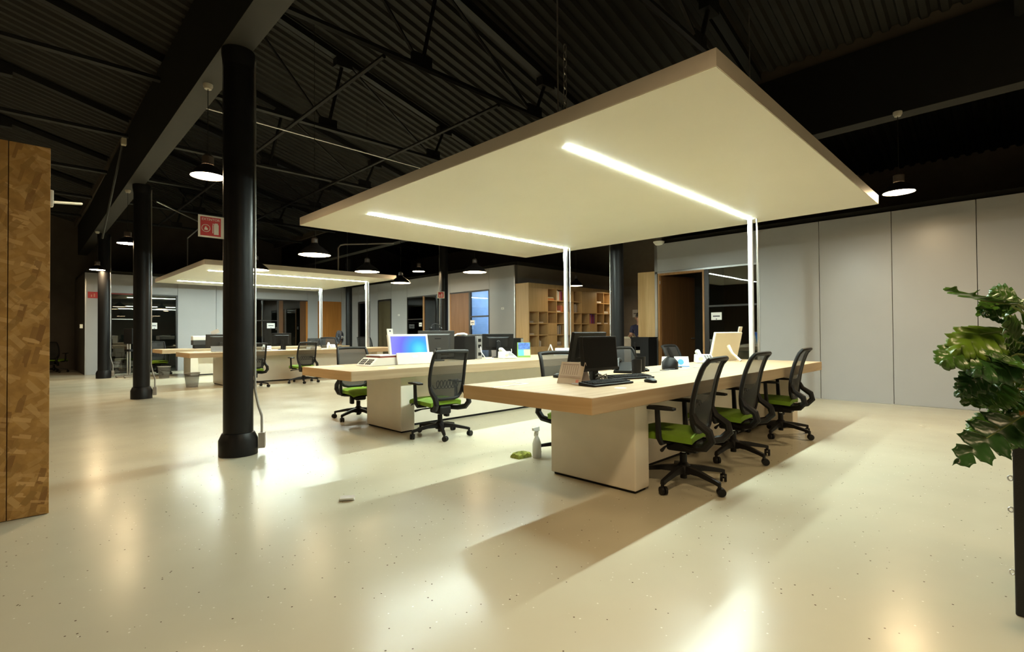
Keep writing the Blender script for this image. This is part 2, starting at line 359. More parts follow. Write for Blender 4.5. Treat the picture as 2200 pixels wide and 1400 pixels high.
tag(BX(WX - 0.012, WX, -9, 3.465, 0, 0.012).obj('baseboard_right', 'alu'), 'thin metal strip along the foot of the grey wall', None, None, 'structure')
# doorway in the right wall with the leaf standing open into the dark office
d1 = thing('door_1', 'dark brown wooden door standing open in the grey right wall', None, (WX, 5.54, 0), 0, kind='structure')
BX(-0.015, 0.10, -0.035, 0.0, 0, 2.415).obj('jamb', 'jamb', d1); BX(-0.015, 0.10, -1.02, -0.985, 0, 2.415).obj('jamb', 'jamb', d1); BX(-0.015, 0.10, -0.985, -0.035, 2.375, 2.415).obj('head', 'jamb', d1)
lf = BX(0, 0.95, -0.02, 0.02, 0.01, 2.37).obj('leaf', 'darkdoor', d1, loc=(0.06, -0.06, 0)); lf.rotation_euler = (0, 0, R(-17))
MB().tube([(0.88, -0.03, 1.02), (0.88, -0.07, 1.02), (0.78, -0.07, 1.02)], 0.009).obj('handle', 'alu', lf)
BX(-0.005, 0.02, -0.045, -0.02, 2.19, 2.26).obj('hinge', 'alu', d1)
w1 = thing('window_1', 'dark office window in the right wall mirroring the lit canopy', None, (WX, 3.5, 0), 0, kind='structure')
BX(0.01, 0.018, 0.0, 0.99, 0.05, 2.415).obj('pane', 'pane', w1)
BX(-0.005, 0.05, 0.93, 1.02, 0, 2.415).obj('frame', 'darkjamb', w1); BX(-0.005, 0.05, 0, 1.02, 0, 0.06).obj('frame', 'darkjamb', w1)
BX(-0.004, 0.03, 0.0, 0.95, 1.655, 1.69).obj('mullion', 'darkgrey', w1)
def doorlabel(x, y, z, wd, hh, axis, lab):
    t = thing('door_label', lab, 'label', (x, y, z), 0 if axis == 'x' else R(90))
    BX(-0.003, 0, -wd / 2, wd / 2, -hh / 2, hh / 2).obj('sheet', 'paper', t)
    BX(-0.0036, -0.003, -wd * 0.33, wd * 0.33, -0.012, 0.012).obj('print', 'ink', t)
    BX(-0.0036, -0.003, -0.012, 0.012, -hh * 0.45, -hh * 0.33).obj('print', 'ink', t)
    return t
doorlabel(WX + 0.006, 4.283, 1.47, 0.21, 0.15, 'x', 'white printed sheet on the dark window of the right wall')
# office behind the right wall
struct(BX(WX + 0.1, 15.2, -2.5, 5.5, WH, WH + 0.1).obj('ceiling_office', 'roof'), 'dark ceiling of the office behind the right wall')
struct(BX(WX + 0.1, 15.2, 5.50, 5.60, 0, 5.0).obj('wall_office', 'room'), 'partition between the dark office and the recess')
struct(BX(13.2, 13.3, -2.5, 5.5, 0, WH).obj('wall_office_back', 'brownwood'), 'brown back wall of the dark office')
t = thing('office_desk', 'dark desk inside the unlit office behind the window', 'desk', (11.6, 4.4, 0))
BX(-0.4, 0.4, -0.9, 0.9, 0.71, 0.75).obj('tabletop', 'darkgrey', t)
for sy in (-0.85, 0.85): BX(-0.35, 0.35, sy - 0.02, sy + 0.02, 0, 0.71).obj('leg', 'darkgrey', t)

# right wall, far part
wf = thing('wall_side', 'grey panelled wall with doors beyond the library recess', None, kind='structure')
for y0, y1 in ((9.898, 10.95), (12.80, 13.0), (15.25, 16.28), (17.23, 17.84), (18.77, FY)): panel_x(wf, y0, y1, 0, WH)
for y0, y1 in ((10.95, 12.80), (13.0, 15.25), (16.28, 17.23), (17.84, 18.77)): panel_x(wf, y0, y1, 2.44, WH)
BX(WX + 0.035, WX + 0.09, 9.898, FY, 2.45, WH).obj('core', 'wallcore', wf)
for y0, y1 in ((9.898, 10.95), (12.80, 13.0), (15.25, 16.28), (17.23, 17.84), (18.77, FY)): BX(WX + 0.035, WX + 0.09, y0, y1, 0, 2.46).obj('core', 'wallcore', wf)
BX(WX - 0.008, WX + 0.1, 9.885, 9.92, 0, WH).obj('end_post', 'alu', wf)
w2 = thing('window_2', 'bluish lit office window beside the bookcase', None, (WX, 10.95, 0), kind='structure')
BX(0.01, 0.018, 0.03, 0.86, 0.05, 2.42).obj('pane', 'paneblue', w2)
for a in ((0, 0.035, 0, 2.44), (0.84, 0.92, 0, 2.44)): BX(-0.005, 0.05, a[0], a[1], a[2], a[3]).obj('frame', 'darkjamb', w2)
BX(-0.005, 0.05, 0.03, 0.86, 2.40, 2.44).obj('frame', 'darkjamb', w2)
for z in (1.64, 0.80): BX(-0.004, 0.03, 0.03, 0.86, z, z + 0.045).obj('mullion', 'darkjamb', w2)
d2 = thing('door_2', 'brown wooden office door left of the bluish window', None, (WX, 11.87, 0), kind='structure')
BX(0.0, 0.04, 0.0, 0.90, 0.005, 2.40).obj('leaf', 'brownwood', d2); BX(-0.01, 0.06, 0.90, 0.935, 0, 2.44).obj('jamb', 'jamb', d2); BX(-0.01, 0.06, 0, 0.935, 2.40, 2.44).obj('head', 'darkjamb', d2)
w3 = thing('window_3', 'pair of dark glass office panes with a wooden post between', None, (WX, 13.0, 0), kind='structure')
BX(0.01, 0.018, 0.02, 1.20, 0.02, 2.40).obj('pane', 'pane', w3); BX(0.01, 0.018, 1.28, 2.23, 0.02, 2.40).obj('pane', 'pane', w3)
BX(-0.01, 0.06, 1.20, 1.28, 0, 2.42).obj('post', 'jamb', w3); BX(-0.005, 0.05, 0, 2.25, 2.40, 2.44).obj('frame', 'darkjamb', w3)
for a in (0, 2.225): BX(-0.005, 0.05, a, a + 0.025, 0, 2.42).obj('frame', 'darkjamb', w3)
BX(-0.004, 0.03, 1.28, 2.23, 1.64, 1.67).obj('mullion', 'darkjamb', w3)
d3 = thing('door_3', 'narrow olive brown door between grey panels', None, (WX, 16.28, 0), kind='structure')
BX(0.0, 0.04, 0.05, 0.90, 0.005, 2.37).obj('leaf', mat('olive_door', (0.075, 0.06, 0.028), 0.5), d3)
for a in (0, 0.90): BX(-0.01, 0.06, a, a + 0.05, 0, 2.42).obj('jamb', 'darkjamb', d3)
BX(-0.01, 0.06, 0, 0.95, 2.37, 2.42).obj('head', 'darkjamb', d3)
d4 = thing('door_4', 'dark open doorway nearest the far corner', None, (WX, 17.84, 0), kind='structure')
for a in (0, 0.88): BX(-0.01, 0.06, a, a + 0.05, 0, 2.40).obj('jamb', 'darkjamb', d4)
BX(-0.01, 0.06, 0, 0.93, 2.37, 2.42).obj('head', 'darkjamb', d4)
doorlabel(WX + 0.006, 14.444, 1.47, 0.16, 0.13, 'x', 'small white sheet on the dark panes left of the brown door')
doorlabel(WX - 0.008, 11.70, 1.48, 0.20, 0.15, 'x', 'small white sheet on the bluish window')
struct(BX(WX + 0.1, 15.2, 9.9, 23, WH, WH + 0.1).obj('ceiling_side_offices', 'roof'), 'dark ceiling over the side offices')
struct(BX(WX + 0.09, 15.2, 9.9, 10.0, 0, WH).obj('wall_recess', 'recess'), 'taupe wall behind the bookcase')
struct(BX(WX + 0.09, 13.2, 12.8, 12.86, 0, WH).obj('wall_blue_left', 'blueroom'), 'pale partition inside the lit office, tinted blue for its light')
struct(BX(12.4, 12.46, 10.0, 12.8, 0, WH).obj('wall_blue_back', 'blueroom'), 'pale back wall inside the lit office, tinted blue for its light')
struct(BX(12.6, 12.7, 12.86, FY, 0, WH).obj('wall_side_back', 'room'), 'back wall of the dark side offices')
t = thing('office_ceiling_lamp', 'cool tube lamp on the ceiling of the bluish office', 'lamp', (11.2, 11.4, 3.02))
BX(-0.1, 0.1, -0.6, 0.6, 0, 0.03).obj('housing', 'white', t); BX(-0.06, 0.06, -0.58, 0.58, -0.02, 0).obj('tube', emit('cool_tube', (0.70, 0.85, 1.0), 90.0), t)
# far wall
fwl = thing('wall_far', 'pale grey panelled far wall with glazed offices and doors', None, kind='structure')
for x0, x1 in ((1.58, 2.16), (3.92, 5.05), (5.05, 6.23), (8.22, 8.63), (9.60, WX)): panel_y(fwl, x0, x1, 0, WH); BX(x0, x1, FY + 0.035, FY + 0.09, 0, WH).obj('core', 'wallcore', fwl)
for x0, x1 in ((2.16, 3.92), (6.23, 8.22), (8.63, 9.60)): panel_y(fwl, x0, x1, 2.47, WH); BX(x0, x1, FY + 0.035, FY + 0.09, 2.48, WH).obj('core', 'wallcore', fwl)
BX(1.575, 1.60, FY - 0.01, FY + 0.1, 0, WH).obj('end_post', 'alu', fwl)
BX(1.58, 1.66, FY + 0.09, 23, 0, WH).obj('return_wall', 'darkwall', fwl)
w4 = thing('window_4', 'two tall smoked panes in the far wall left of the bench desks', None, (2.16, FY, 0), kind='structure')
BX(0.03, 1.0, 0.01, 0.018, 0.03, 2.44).obj('pane', 'panefar', w4); BX(1.05, 1.72, 0.01, 0.018, 0.03, 2.44).obj('pane', 'pane', w4)
BX(0, 1.0, -0.01, 0.05, 2.43, 2.47).obj('head', 'reddark', w4); BX(1.0, 1.76, -0.01, 0.05, 2.43, 2.47).obj('head', 'darkjamb', w4)
for a in (0.0, 1.0, 1.71): BX(a, a + 0.045, -0.01, 0.05, 0, 2.44).obj('frame', 'darkjamb', w4)
BX(0.03, 1.0, 0.0, 0.03, 1.66, 1.68).obj('mullion', 'alu', w4)
w5 = thing('window_5', 'dark office window and door opening behind the far desks', None, (6.23, FY, 0), kind='structure')
BX(0.03, 0.85, 0.01, 0.018, 0.03, 2.44).obj('pane', 'panefar', w5); BX(1.06, 1.70, 0.01, 0.018, 0.03, 2.44).obj('pane', 'pane', w5)
BX(0.85, 0.91, -0.01, 0.05, 0, 2.44).obj('frame', 'darkjamb', w5); BX(0.91, 1.06, 0.0, 0.04, 0, 2.44).obj('door', 'darkdoor', w5)
BX(1.70, 1.92, 0.0, 0.04, 0, 2.44).obj('door', 'darkdoor', w5); BX(1.92, 1.99, -0.01, 0.06, 0, 2.44).obj('jamb', 'doorwood', w5); BX(0, 1.99, -0.01, 0.05, 2.43, 2.47).obj('head', 'darkjamb', w5)
BX(0.03, 0.85, 0, 0.03, 1.66, 1.69).obj('mullion', 'darkjamb', w5)
d5 = thing('door_5', 'orange wooden door in the far wall', None, (8.63, FY, 0), kind='structure')
BX(0.03, 0.94, 0.0, 0.04, 0.005, 2.44).obj('leaf', 'doorwood', d5)
for a in (0, 0.94): BX(a, a + 0.03, -0.01, 0.05, 0, 2.46).obj('jamb', 'doorwood', d5)
BX(0, 0.97, -0.01, 0.05, 2.44, 2.47).obj('head', 'doorwood', d5)
doorlabel(6.853, FY - 0.002, 1.49, 0.28, 0.19, 'y', 'white sheet on the dark window behind the far desks')
doorlabel(3.28, FY - 0.002, 1.47, 0.16, 0.20, 'y', 'white sheet on the smoked pane near the middle column')
struct(BX(1.6, 10, FY + 0.05, 23, WH, WH + 0.1).obj('ceiling_far_offices', 'roof'), 'dark ceiling over the far offices')
struct(BX(4.6, 4.66, FY + 0.09, 23, 0, WH).obj('wall_far_partition', 'room'), 'grey partition inside the far offices')
t = thing('office_ceiling_lamp', 'dim tube lamp added out of sight behind the smoked glass', 'lamp', (3.6, 22.2, 3.02))  # added to lift the dark pane, lamp itself not seen
BX(-0.6, 0.6, -0.1, 0.1, 0, 0.03).obj('housing', 'white', t); BX(-0.58, 0.58, -0.06, 0.06, -0.02, 0).obj('tube', emit('dim_tube', (0.75, 0.95, 0.9), 3.0), t)
struct(BX(1.66, 4.6, 22.9, 23.0, 0, WH).obj('wall_far_back', 'room'), 'grey back wall inside the far office')

# ------------------------------------------------------------------ roof: corrugated sheets falling to the right, beams, trusses
def roof_sheet(x0, z0, x1, z1, lab):
    m = MB(); ys = []; y = -9.0
    while y < 24:
        ys += [(y, 0), (y + 0.07, 0), (y + 0.10, 0.05), (y + 0.17, 0.05)]; y += 0.20
    vs = []; fs = []
    for (yy, dz) in ys: vs += [(x0, yy, z0 + dz), (x1, yy, z1 + dz)]
    for i in range(len(ys) - 1): fs.append((2 * i, 2 * i + 1, 2 * i + 3, 2 * i + 2))
    return struct(m.add(vs, fs).obj('ceiling_sheet', 'roof'), lab)
roof_sheet(-5.0, 6.85, 1.55, 5.08, 'dark corrugated roof sheet over the left bay')
roof_sheet(1.60, 6.85, 8.2, 5.08, 'dark corrugated roof sheet over the middle bay')
roof_sheet(8.2, 6.85, 15.4, 5.0, 'dark corrugated roof sheet over the right bay')
roof_sheet(-9.2, 6.0, -5.0, 5.05, 'dark corrugated roof sheet beyond the left bay')
for x in (-5.0, 1.58, 8.2): struct(BX(x - 0.03, x + 0.03, -9, 24, 4.9, 6.95).obj('wall_clerestory', 'darkwall'), 'dark upright strip between two roof bays')
def long_beam(xa, xb, wdt, z0, z1, lab):
    m = MB(); h = wdt / 2; y0, y1 = -9, 23
    m.hexa([(xa - h, y0, z0), (xa + h, y0, z0), (xb + h, y1, z0), (xb - h, y1, z0), (xa - h, y0, z1), (xa + h, y0, z1), (xb + h, y1, z1), (xb - h, y1, z1)])
    t = thing('beam', lab, None, kind='structure'); m.obj('girder', 'beam', t)
    MB().hexa([(xa - h, y0, z0 - 0.006), (xa + h, y0, z0 - 0.006), (xb + h, y1, z0 - 0.006), (xb - h, y1, z0 - 0.006), (xa - h, y0, z0 - 0.001), (xa + h, y0, z0 - 0.001), (xb + h, y1, z0 - 0.001), (xb - h, y1, z0 - 0.001)]).obj('lit_underside', 'soffit', t)  # thin added sheet carrying the lit tone of the underside
    return t
long_beam(1.40, 1.78, 0.25, 3.97, 4.95, 'deep dark box beam carried by the row of black columns on the left')
long_beam(8.08, 8.62, 0.25, 3.97, 4.95, 'dark box beam along the right side above the grey wall')
long_beam(-5.0, -5.0, 0.25, 3.97, 4.95, 'dark box beam of the left bay outside the view')
def truss(xa, xb, y):
    t = thing('roof_truss', 'black steel roof truss with slanting top chord and diagonal rods', 'truss', (0, y, 0), group='trusses under the corrugated roof', kind='structure')
    z0, za, zb = 4.75, 6.68, 4.98
    zt = lambda x: za + (zb - za) * (x - xa) / (xb - xa)
    MB().tube([(xa, 0, z0), (xb, 0, z0)], 0.045, 6).obj('bottom_chord', 'steel', t)
    MB().hexa([(xa, -0.06, za), (xb, -0.06, zb), (xb, 0.06, zb), (xa, 0.06, za), (xa, -0.06, za + 0.12), (xb, -0.06, zb + 0.09), (xb, 0.06, zb + 0.09), (xa, 0.06, za + 0.12)]).obj('top_chord', 'steel', t)
    n = [xa, xa + (xb - xa) * 0.355, xa + (xb - xa) * 0.70, xb]
    for k in (1, 2):
        MB().tube([(n[k], 0, z0), (n[k] + 0.28, 0, zt(n[k] + 0.28))], 0.03, 6).obj('web', 'steel', t)
        BX(n[k] - 0.16, n[k] + 0.16, -0.02, 0.02, z0 - 0.03, z0 + 0.17).obj('gusset', 'steel', t)
        BX(n[k] + 0.13, n[k] + 0.43, -0.07, 0.07, zt(n[k]) - 0.18, zt(n[k]) - 0.0).obj('gusset', 'steel', t)
    for k in range(2): MB().tube([(n[k] + (0.4 if k else 0.75), 0, zt(n[k] + (0.4 if k else 0.75))), (n[k + 1], 0, z0)], 0.024, 6).obj('web', 'steel', t)
for k in range(-2, 8): truss(1.62, 8.1, 2.83 * k)
for k in range(0, 8): truss(-4.9, 1.5, 2.83 * k)
def pipe(name, pts, r, mt, lab, cat='pipe', group=None): return tag(MB().tube(pts, r, 6).obj(name, mt, None, True), lab, cat, group)
pipe('conduit', [(1.7, 8.72, 4.625), (8.05, 8.90, 4.625)], 0.016, 'alu', 'thin pale conduit crossing under the trusses beside the nearest column', 'conduit')
pipe('pipe', [(3.35, 5.66, 4.68), (3.35, 19.5, 4.68)], 0.03, 'beam', 'long dark pipe under the trusses left of the other pipe')
pipe('pipe', [(5.34, 5.66, 4.68), (5.34, 19.5, 4.68)], 0.03, 'beam', 'long dark pipe under the trusses nearer the lit canopy')
pipe('conduit', [(1.33, 10.6, 4.4), (1.36, 13.5, 3.2)], 0.02, 'beam', 'slanting conduit on the left face of the deep beam', 'conduit')

# ------------------------------------------------------------------ columns
def column(x, y, r, lab, sgn, full=True):
    t = thing('column', lab, 'column', (x, y, 0), kind='structure')
    MB().lathe([(r, 0.2), (r, 3.962)], 28).obj('shaft', 'black', t, True)
    MB().lathe([(r * 1.30, 0), (r * 1.30, 0.15), (r * 1.08, 0.215), (r, 0.22)], 28).obj('base_collar', 'black', t, True)
    MB().lathe([(r, 3.80), (r * 1.12, 3.9), (r * 1.12, 3.962)], 28).obj('capital', 'black', t, True)
    # conduit on the side seen at the right of the shaft
    d = Vector((math.cos(R(sgn)), math.sin(R(sgn)), 0)); a = d * (r + 0.014); b = d * (r * 1.30 + 0.035)
    MB().tube([(a.x, a.y, 3.9), (a.x, a.y, 0.62), ((a.x + b.x) / 2, (a.y + b.y) / 2, 0.46), (b.x, b.y, 0.36), (b.x, b.y, 0.2)], 0.012, 8).obj('conduit', 'alu' , t, True)
    MB().box(-0.03, 0.03, -0.045, 0.045, 0.05, 0.2, Matrix.Translation((b.x, b.y, 0)) @ Matrix.Rotation(R(sgn), 4, 'Z')).obj('junction_box', 'conduit', t, bevel=0.004)
    return t
column(1.597, 5.442, 0.133, 'glossy black column nearest the camera with the red sign', -24)
column(1.74, 11.55, 0.130, 'second black column of the left row, middle of the three', -14)
column(1.829, 17.80, 0.130, 'farthest black column of the left row before the pale wall', -10)
column(8.20, 5.44, 0.118, 'black column of the right row in front of the bookcase', 122)
column(8.76, 11.60, 0.118, 'black column of the right row beside the brown door', 122)
column(9.02, 17.80, 0.115, 'farthest black column of the right row by the orange door', 122)

# ------------------------------------------------------------------ chipboard partition at the left
t = thing('chipboard_partition', 'tall chipboard partition at the left edge of the room', 'partition', (0, 4.54, 0))
BX(-1.23, -0.014, 0, 0.05, 0.004, 2.416).obj('board', 'osb', t, bevel=0.002); BX(-0.010, 0.187, 0, 0.05, 0.004, 2.416).obj('board', 'osb', t, bevel=0.002)
BX(-1.23, 0.15, 0.05, 0.12, 0, 2.38).obj('stud', 'planterwood', t)

# ------------------------------------------------------------------ suspended canopies
def canopy(x0, x1, y0, y1, s1, s2, lab, cables):
    z = 2.71; t = thing('suspended_canopy', lab, 'canopy', ((x0 + x1) / 2, (y0 + y1) / 2, z)); ox, oy = t.location.x, t.location.y
    X0, X1, Y0, Y1 = x0 - ox, x1 - ox, y0 - oy, y1 - oy
    BX(X0, X1, Y0, Y1, 0.002, 0.108).obj('edge_band', 'canopy_edge', t)
    BX(X0 + 0.004, X1 - 0.004, Y0 + 0.004, Y1 - 0.004, -0.002, 0.003).obj('soffit', 'canopy', t)
    for s, brk in ((s1, False), (s2, True)):
        sy = s - oy; a, b = x0 + 0.36 - ox, x1 - 0.29 - ox
        segs = [(a, (a + b) / 2 - 0.3, 0.0), ((a + b) / 2 - 0.3, b, -0.025)] if brk else [(a, b, 0.0)]
        for p, q, dy in segs:
            BX(p, q, sy - 0.027 + dy, sy + 0.027 + dy, -0.0065, -0.0021).obj('light_strip', 'strip', t)
        # chrome post down to the desk with its thin cable tube beside it
        MB().box(b - 0.03, b + 0.03, sy - 0.03, sy + 0.03, -1.938, -0.002).obj('post', 'chrome', t, bevel=0.012)
        MB().tube([(b + 0.03, sy - 0.075, -1.938), (b + 0.03, sy - 0.075, -0.002)], 0.012, 8).obj('cable_tube', 'alu', t, True)
        BX(b - 0.05, b - 0.035, sy - 0.02, sy + 0.02, -0.24, -0.10).obj('bracket', 'alu', t)
    for (cx, cy, zt) in cables: MB().tube([(cx - ox, cy - oy, 0.1), (cx - ox, cy - oy, zt - z)], 0.006, 6).obj('suspension_cable', 'alu', t)
    return t
canopy(2.907, 7.529, 1.239, 7.197, 2.643, 5.909, 'large cream suspended ceiling canopy with two light strips over the near desks', [(2.95, 2.47, 6.4), (6.9, 2.5, 5.4), (6.9, 5.7, 5.4)])
canopy(3.006, 7.792, 12.54, 17.867, 13.70, 16.85, 'smaller looking cream canopy hanging over the far desks', [(7.4, 14.7, 5.3), (7.4, 17, 5.3)])
ch = MB()
for k in range(9):
    zc = 2.86 + k * 0.055; pts = []
    for j in range(8):
        a = 2 * PI * j / 8; dx, dz = 0.014 * math.cos(a), 0.034 * math.sin(a)
        pts.append((2.95 + (dx if k % 2 else 0), 2.40 + (0 if k % 2 else dx), zc + dz))
    ch.tube(pts, 0.004, 5, closed=True)
tag(ch.obj('chain', 'alu'), 'short steel chain standing up from the edge of the near canopy', 'chain')
pipe('conduit', [(1.98, 11.62, 3.72), (3.1, 13.0, 3.66), (3.16, 14.75, 3.6), (3.16, 14.76, 2.82)], 0.014, 'alu', 'pale conduit from the middle column down to the far canopy', 'conduit')
pipe('conduit', [(6.10, 12.62, 2.82), (6.10, 12.62, 3.42), (6.16, 12.62, 3.5), (6.28, 12.62, 3.535), (7.75, 12.6, 3.74)], 0.02, 'conduit', 'bent grey conduit rising from the near edge of the far canopy', 'conduit')

# ------------------------------------------------------------------ pendant lamps
def pendant_a(x, y, lab, cup=3.97):
    t = thing('pendant_lamp', lab, 'lamp', (x, y, 2.93), group='high pendants under the beams')
    MB().lathe([(0.172, 0), (0.168, 0.02), (0.13, 0.075), (0.08, 0.115), (0.06, 0.13)], 28, cap=False).obj('shade', 'shade', t, True)
    MB().lathe([(0.06, 0.12), (0.06, 0.22), (0.03, 0.25), (0.0, 0.25)], 16).obj('neck', 'neck', t, True)
    MB().lathe([(0.0, 0.004), (0.166, 0.004)], 28, cap=False).obj('diffuser', 'lampA', t)
    MB().tube([(0, 0, 0.24), (0, 0, cup - 2.93)], 0.004, 6).obj('cord', 'steel', t)
    MB().lathe([(0.035, cup - 2.99), (0.05, cup - 2.96), (0.05, cup - 2.93)], 14).obj('ceiling_cup', 'cupwhite', t, True)
pendant_a(1.56, 6.38, 'lit pendant lamp hanging beside the nearest black column')
pendant_a(1.60, 12.10, 'lit pendant lamp beside the middle black column')
pendant_a(1.66, 17.50, 'small lit pendant lamp beside the farthest left column')
pendant_a(8.09, 1.115, 'lit pendant lamp off the right corner of the near canopy')
pendant_a(8.27, 12.13, 'small lit pendant lamp right of the far canopy, hung highest there')
pendant_a(1.50, 0.60, 'added pendant lamp on the left beam, unseen behind the camera')  # added out of view to light the near floor
pendant_a(1.45, -5.1, 'added pendant lamp on the left beam, unseen far behind the camera')  # another unseen lamp added behind the camera for fill
for yy, wd in ((-5.1, 'farthest behind the camera'), (0.6, 'level with the camera'), (6.4, 'level with the nearest column'), (12.1, 'level with the middle column'), (17.5, 'level with the farthest column')): pendant_a(-5.0, yy, 'added unseen pendant lamp of the left bay, ' + wd)  # unseen row added as fill from the left
pendant_a(8.10, -5.0, 'added unseen pendant lamp on the right beam')  # unseen, added to continue the row and its light
def pendant_b(x, y, lab, s=1.0, z=2.45, top=None):
    top = (6.87 - 1.77 * (x - 1.6) / 6.6) if x < 8.2 else (6.87 - 1.85 * (x - 8.2) / 7.2)
    t = thing('bowl_pendant', lab, 'lamp', (x, y, z), group='low bowl pendants')
    MB().lathe([(0.25 * s, 0), (0.247 * s, 0.018), (0.20 * s, 0.07), (0.13 * s, 0.125), (0.075 * s, 0.16), (0.05 * s, 0.20)], 28, cap=False).obj('shade', 'shade', t, True)
    MB().lathe([(0.05 * s, 0.19), (0.05 * s, 0.27), (0.02, 0.30), (0, 0.30)], 14).obj('neck', 'neck', t, True)
    MB().lathe([(0.0, 0.004), (0.243 * s, 0.004)], 28, cap=False).obj('diffuser', 'lampB', t)
    MB().tube([(0, 0, 0.29), (0, 0, top - z)], 0.004, 6).obj('cord', 'steel', t)
pendant_b(3.511, 8.096, 'large lit bowl lamp nearest the near canopy, left of it')
pendant_b(3.467, 10.75, 'lit bowl lamp half hidden behind the nearest column')
pendant_b(5.261, 9.578, 'lit bowl lamp in front of the right end of the far canopy')
pendant_b(7.06, 11.152, 'lit bowl lamp just below the right corner of the far canopy')
pendant_b(6.982, 8.169, 'lit bowl lamp in front of the grey wall left of the bookcase')
pendant_b(11.113, 8.705, 'small lit bowl lamp in front of the bookcase', 0.72, top=5.8)
pendant_b(13.2, 7.0, 'added bowl lamp brightening the recess, hidden behind the grey wall', 0.72)  # added out of sight to brighten the recess back wall
pendant_b(13.494, 9.05, 'tiny lit lamp at the right end of the bookcase beside the column', 0.6, top=5.3)
for x, y, wd in ((3.5, -4.6, 'far left'), (3.5, -1.9, 'near left'), (5.26, -3.2, 'middle'), (7.02, -4.6, 'far right'), (7.0, -1.9, 'near right')): pendant_b(x, y, 'added unseen bowl lamp behind the plant, %s of five' % wd)  # unseen repeat of the bowl lamps, added to light the foreground

# ------------------------------------------------------------------ bench desks
def desk(x0, x1, y0, y1, lab):
    t = thing('bench_desk', lab, 'desk', (x0, y0, 0), group='oak bench desks'); L_, W_ = x1 - x0, y1 - y0
    BX(0.003, L_ - 0.003, 0, W_, 0.663, 0.77).obj('tabletop', 'oak', t, bevel=0.006)
    BX(0, 0.0035, 0.002, W_ - 0.002, 0.666, 0.767).obj('end_band', 'oak_end', t)
    for lx in (0.69, L_ - 0.75):
        BX(lx, lx + 0.19, 0.13, 0.93, 0.02, 0.663).obj('leg', 'base', t, bevel=0.008)
        BX(lx + 0.02, lx + 0.17, 0.15, 0.91, 0, 0.02).obj('foot', 'plastic', t)
    BX(0.88, L_ - 0.75, 0.45, 0.61, 0.03, 0.663).obj('centre_panel', 'base', t)
    BX(0.89, L_ - 0.76, 0.47, 0.59, 0, 0.03).obj('plinth', 'plastic', t)
    # cable lid let into the top near the end, outlined by a pale strip
    fm = MB(); a, b, c, d = 0.04, 0.38, W_ - 0.33, W_ + -0.004
    fm.box(0.0, b, c - 0.020, c, 0.7695, 0.7725); fm.box(b - 0.016, b, c, W_ - 0.01, 0.7695, 0.7725)
    fm.obj('cable_lid_edging', 'lid', t)
    BX(1.85, 3.2, 0.71, 0.75, 0.7695, 0.772).obj('cable_slot_cover', 'silver', t)
    MB().lathe([(0, 0.771), (0.042, 0.771), (0.045, 0.7695)], 20, (0.60, 0.19, 0), False).obj('grommet', 'white', t)
    return t
desk(2.510, 7.46, 1.855, 3.081, 'oak topped bench desk nearest the camera with three chairs along its front')
desk(2.568, 7.52, 5.024, 6.287, 'oak topped bench desk with the white scale and blue lit screen')
desk(2.78, 8.15, 12.80, 14.07, 'oak topped bench desk under the far canopy, nearer of the two')
desk(2.93, 8.35, 16.42, 17.75, 'oak topped bench desk farthest back under the far canopy')

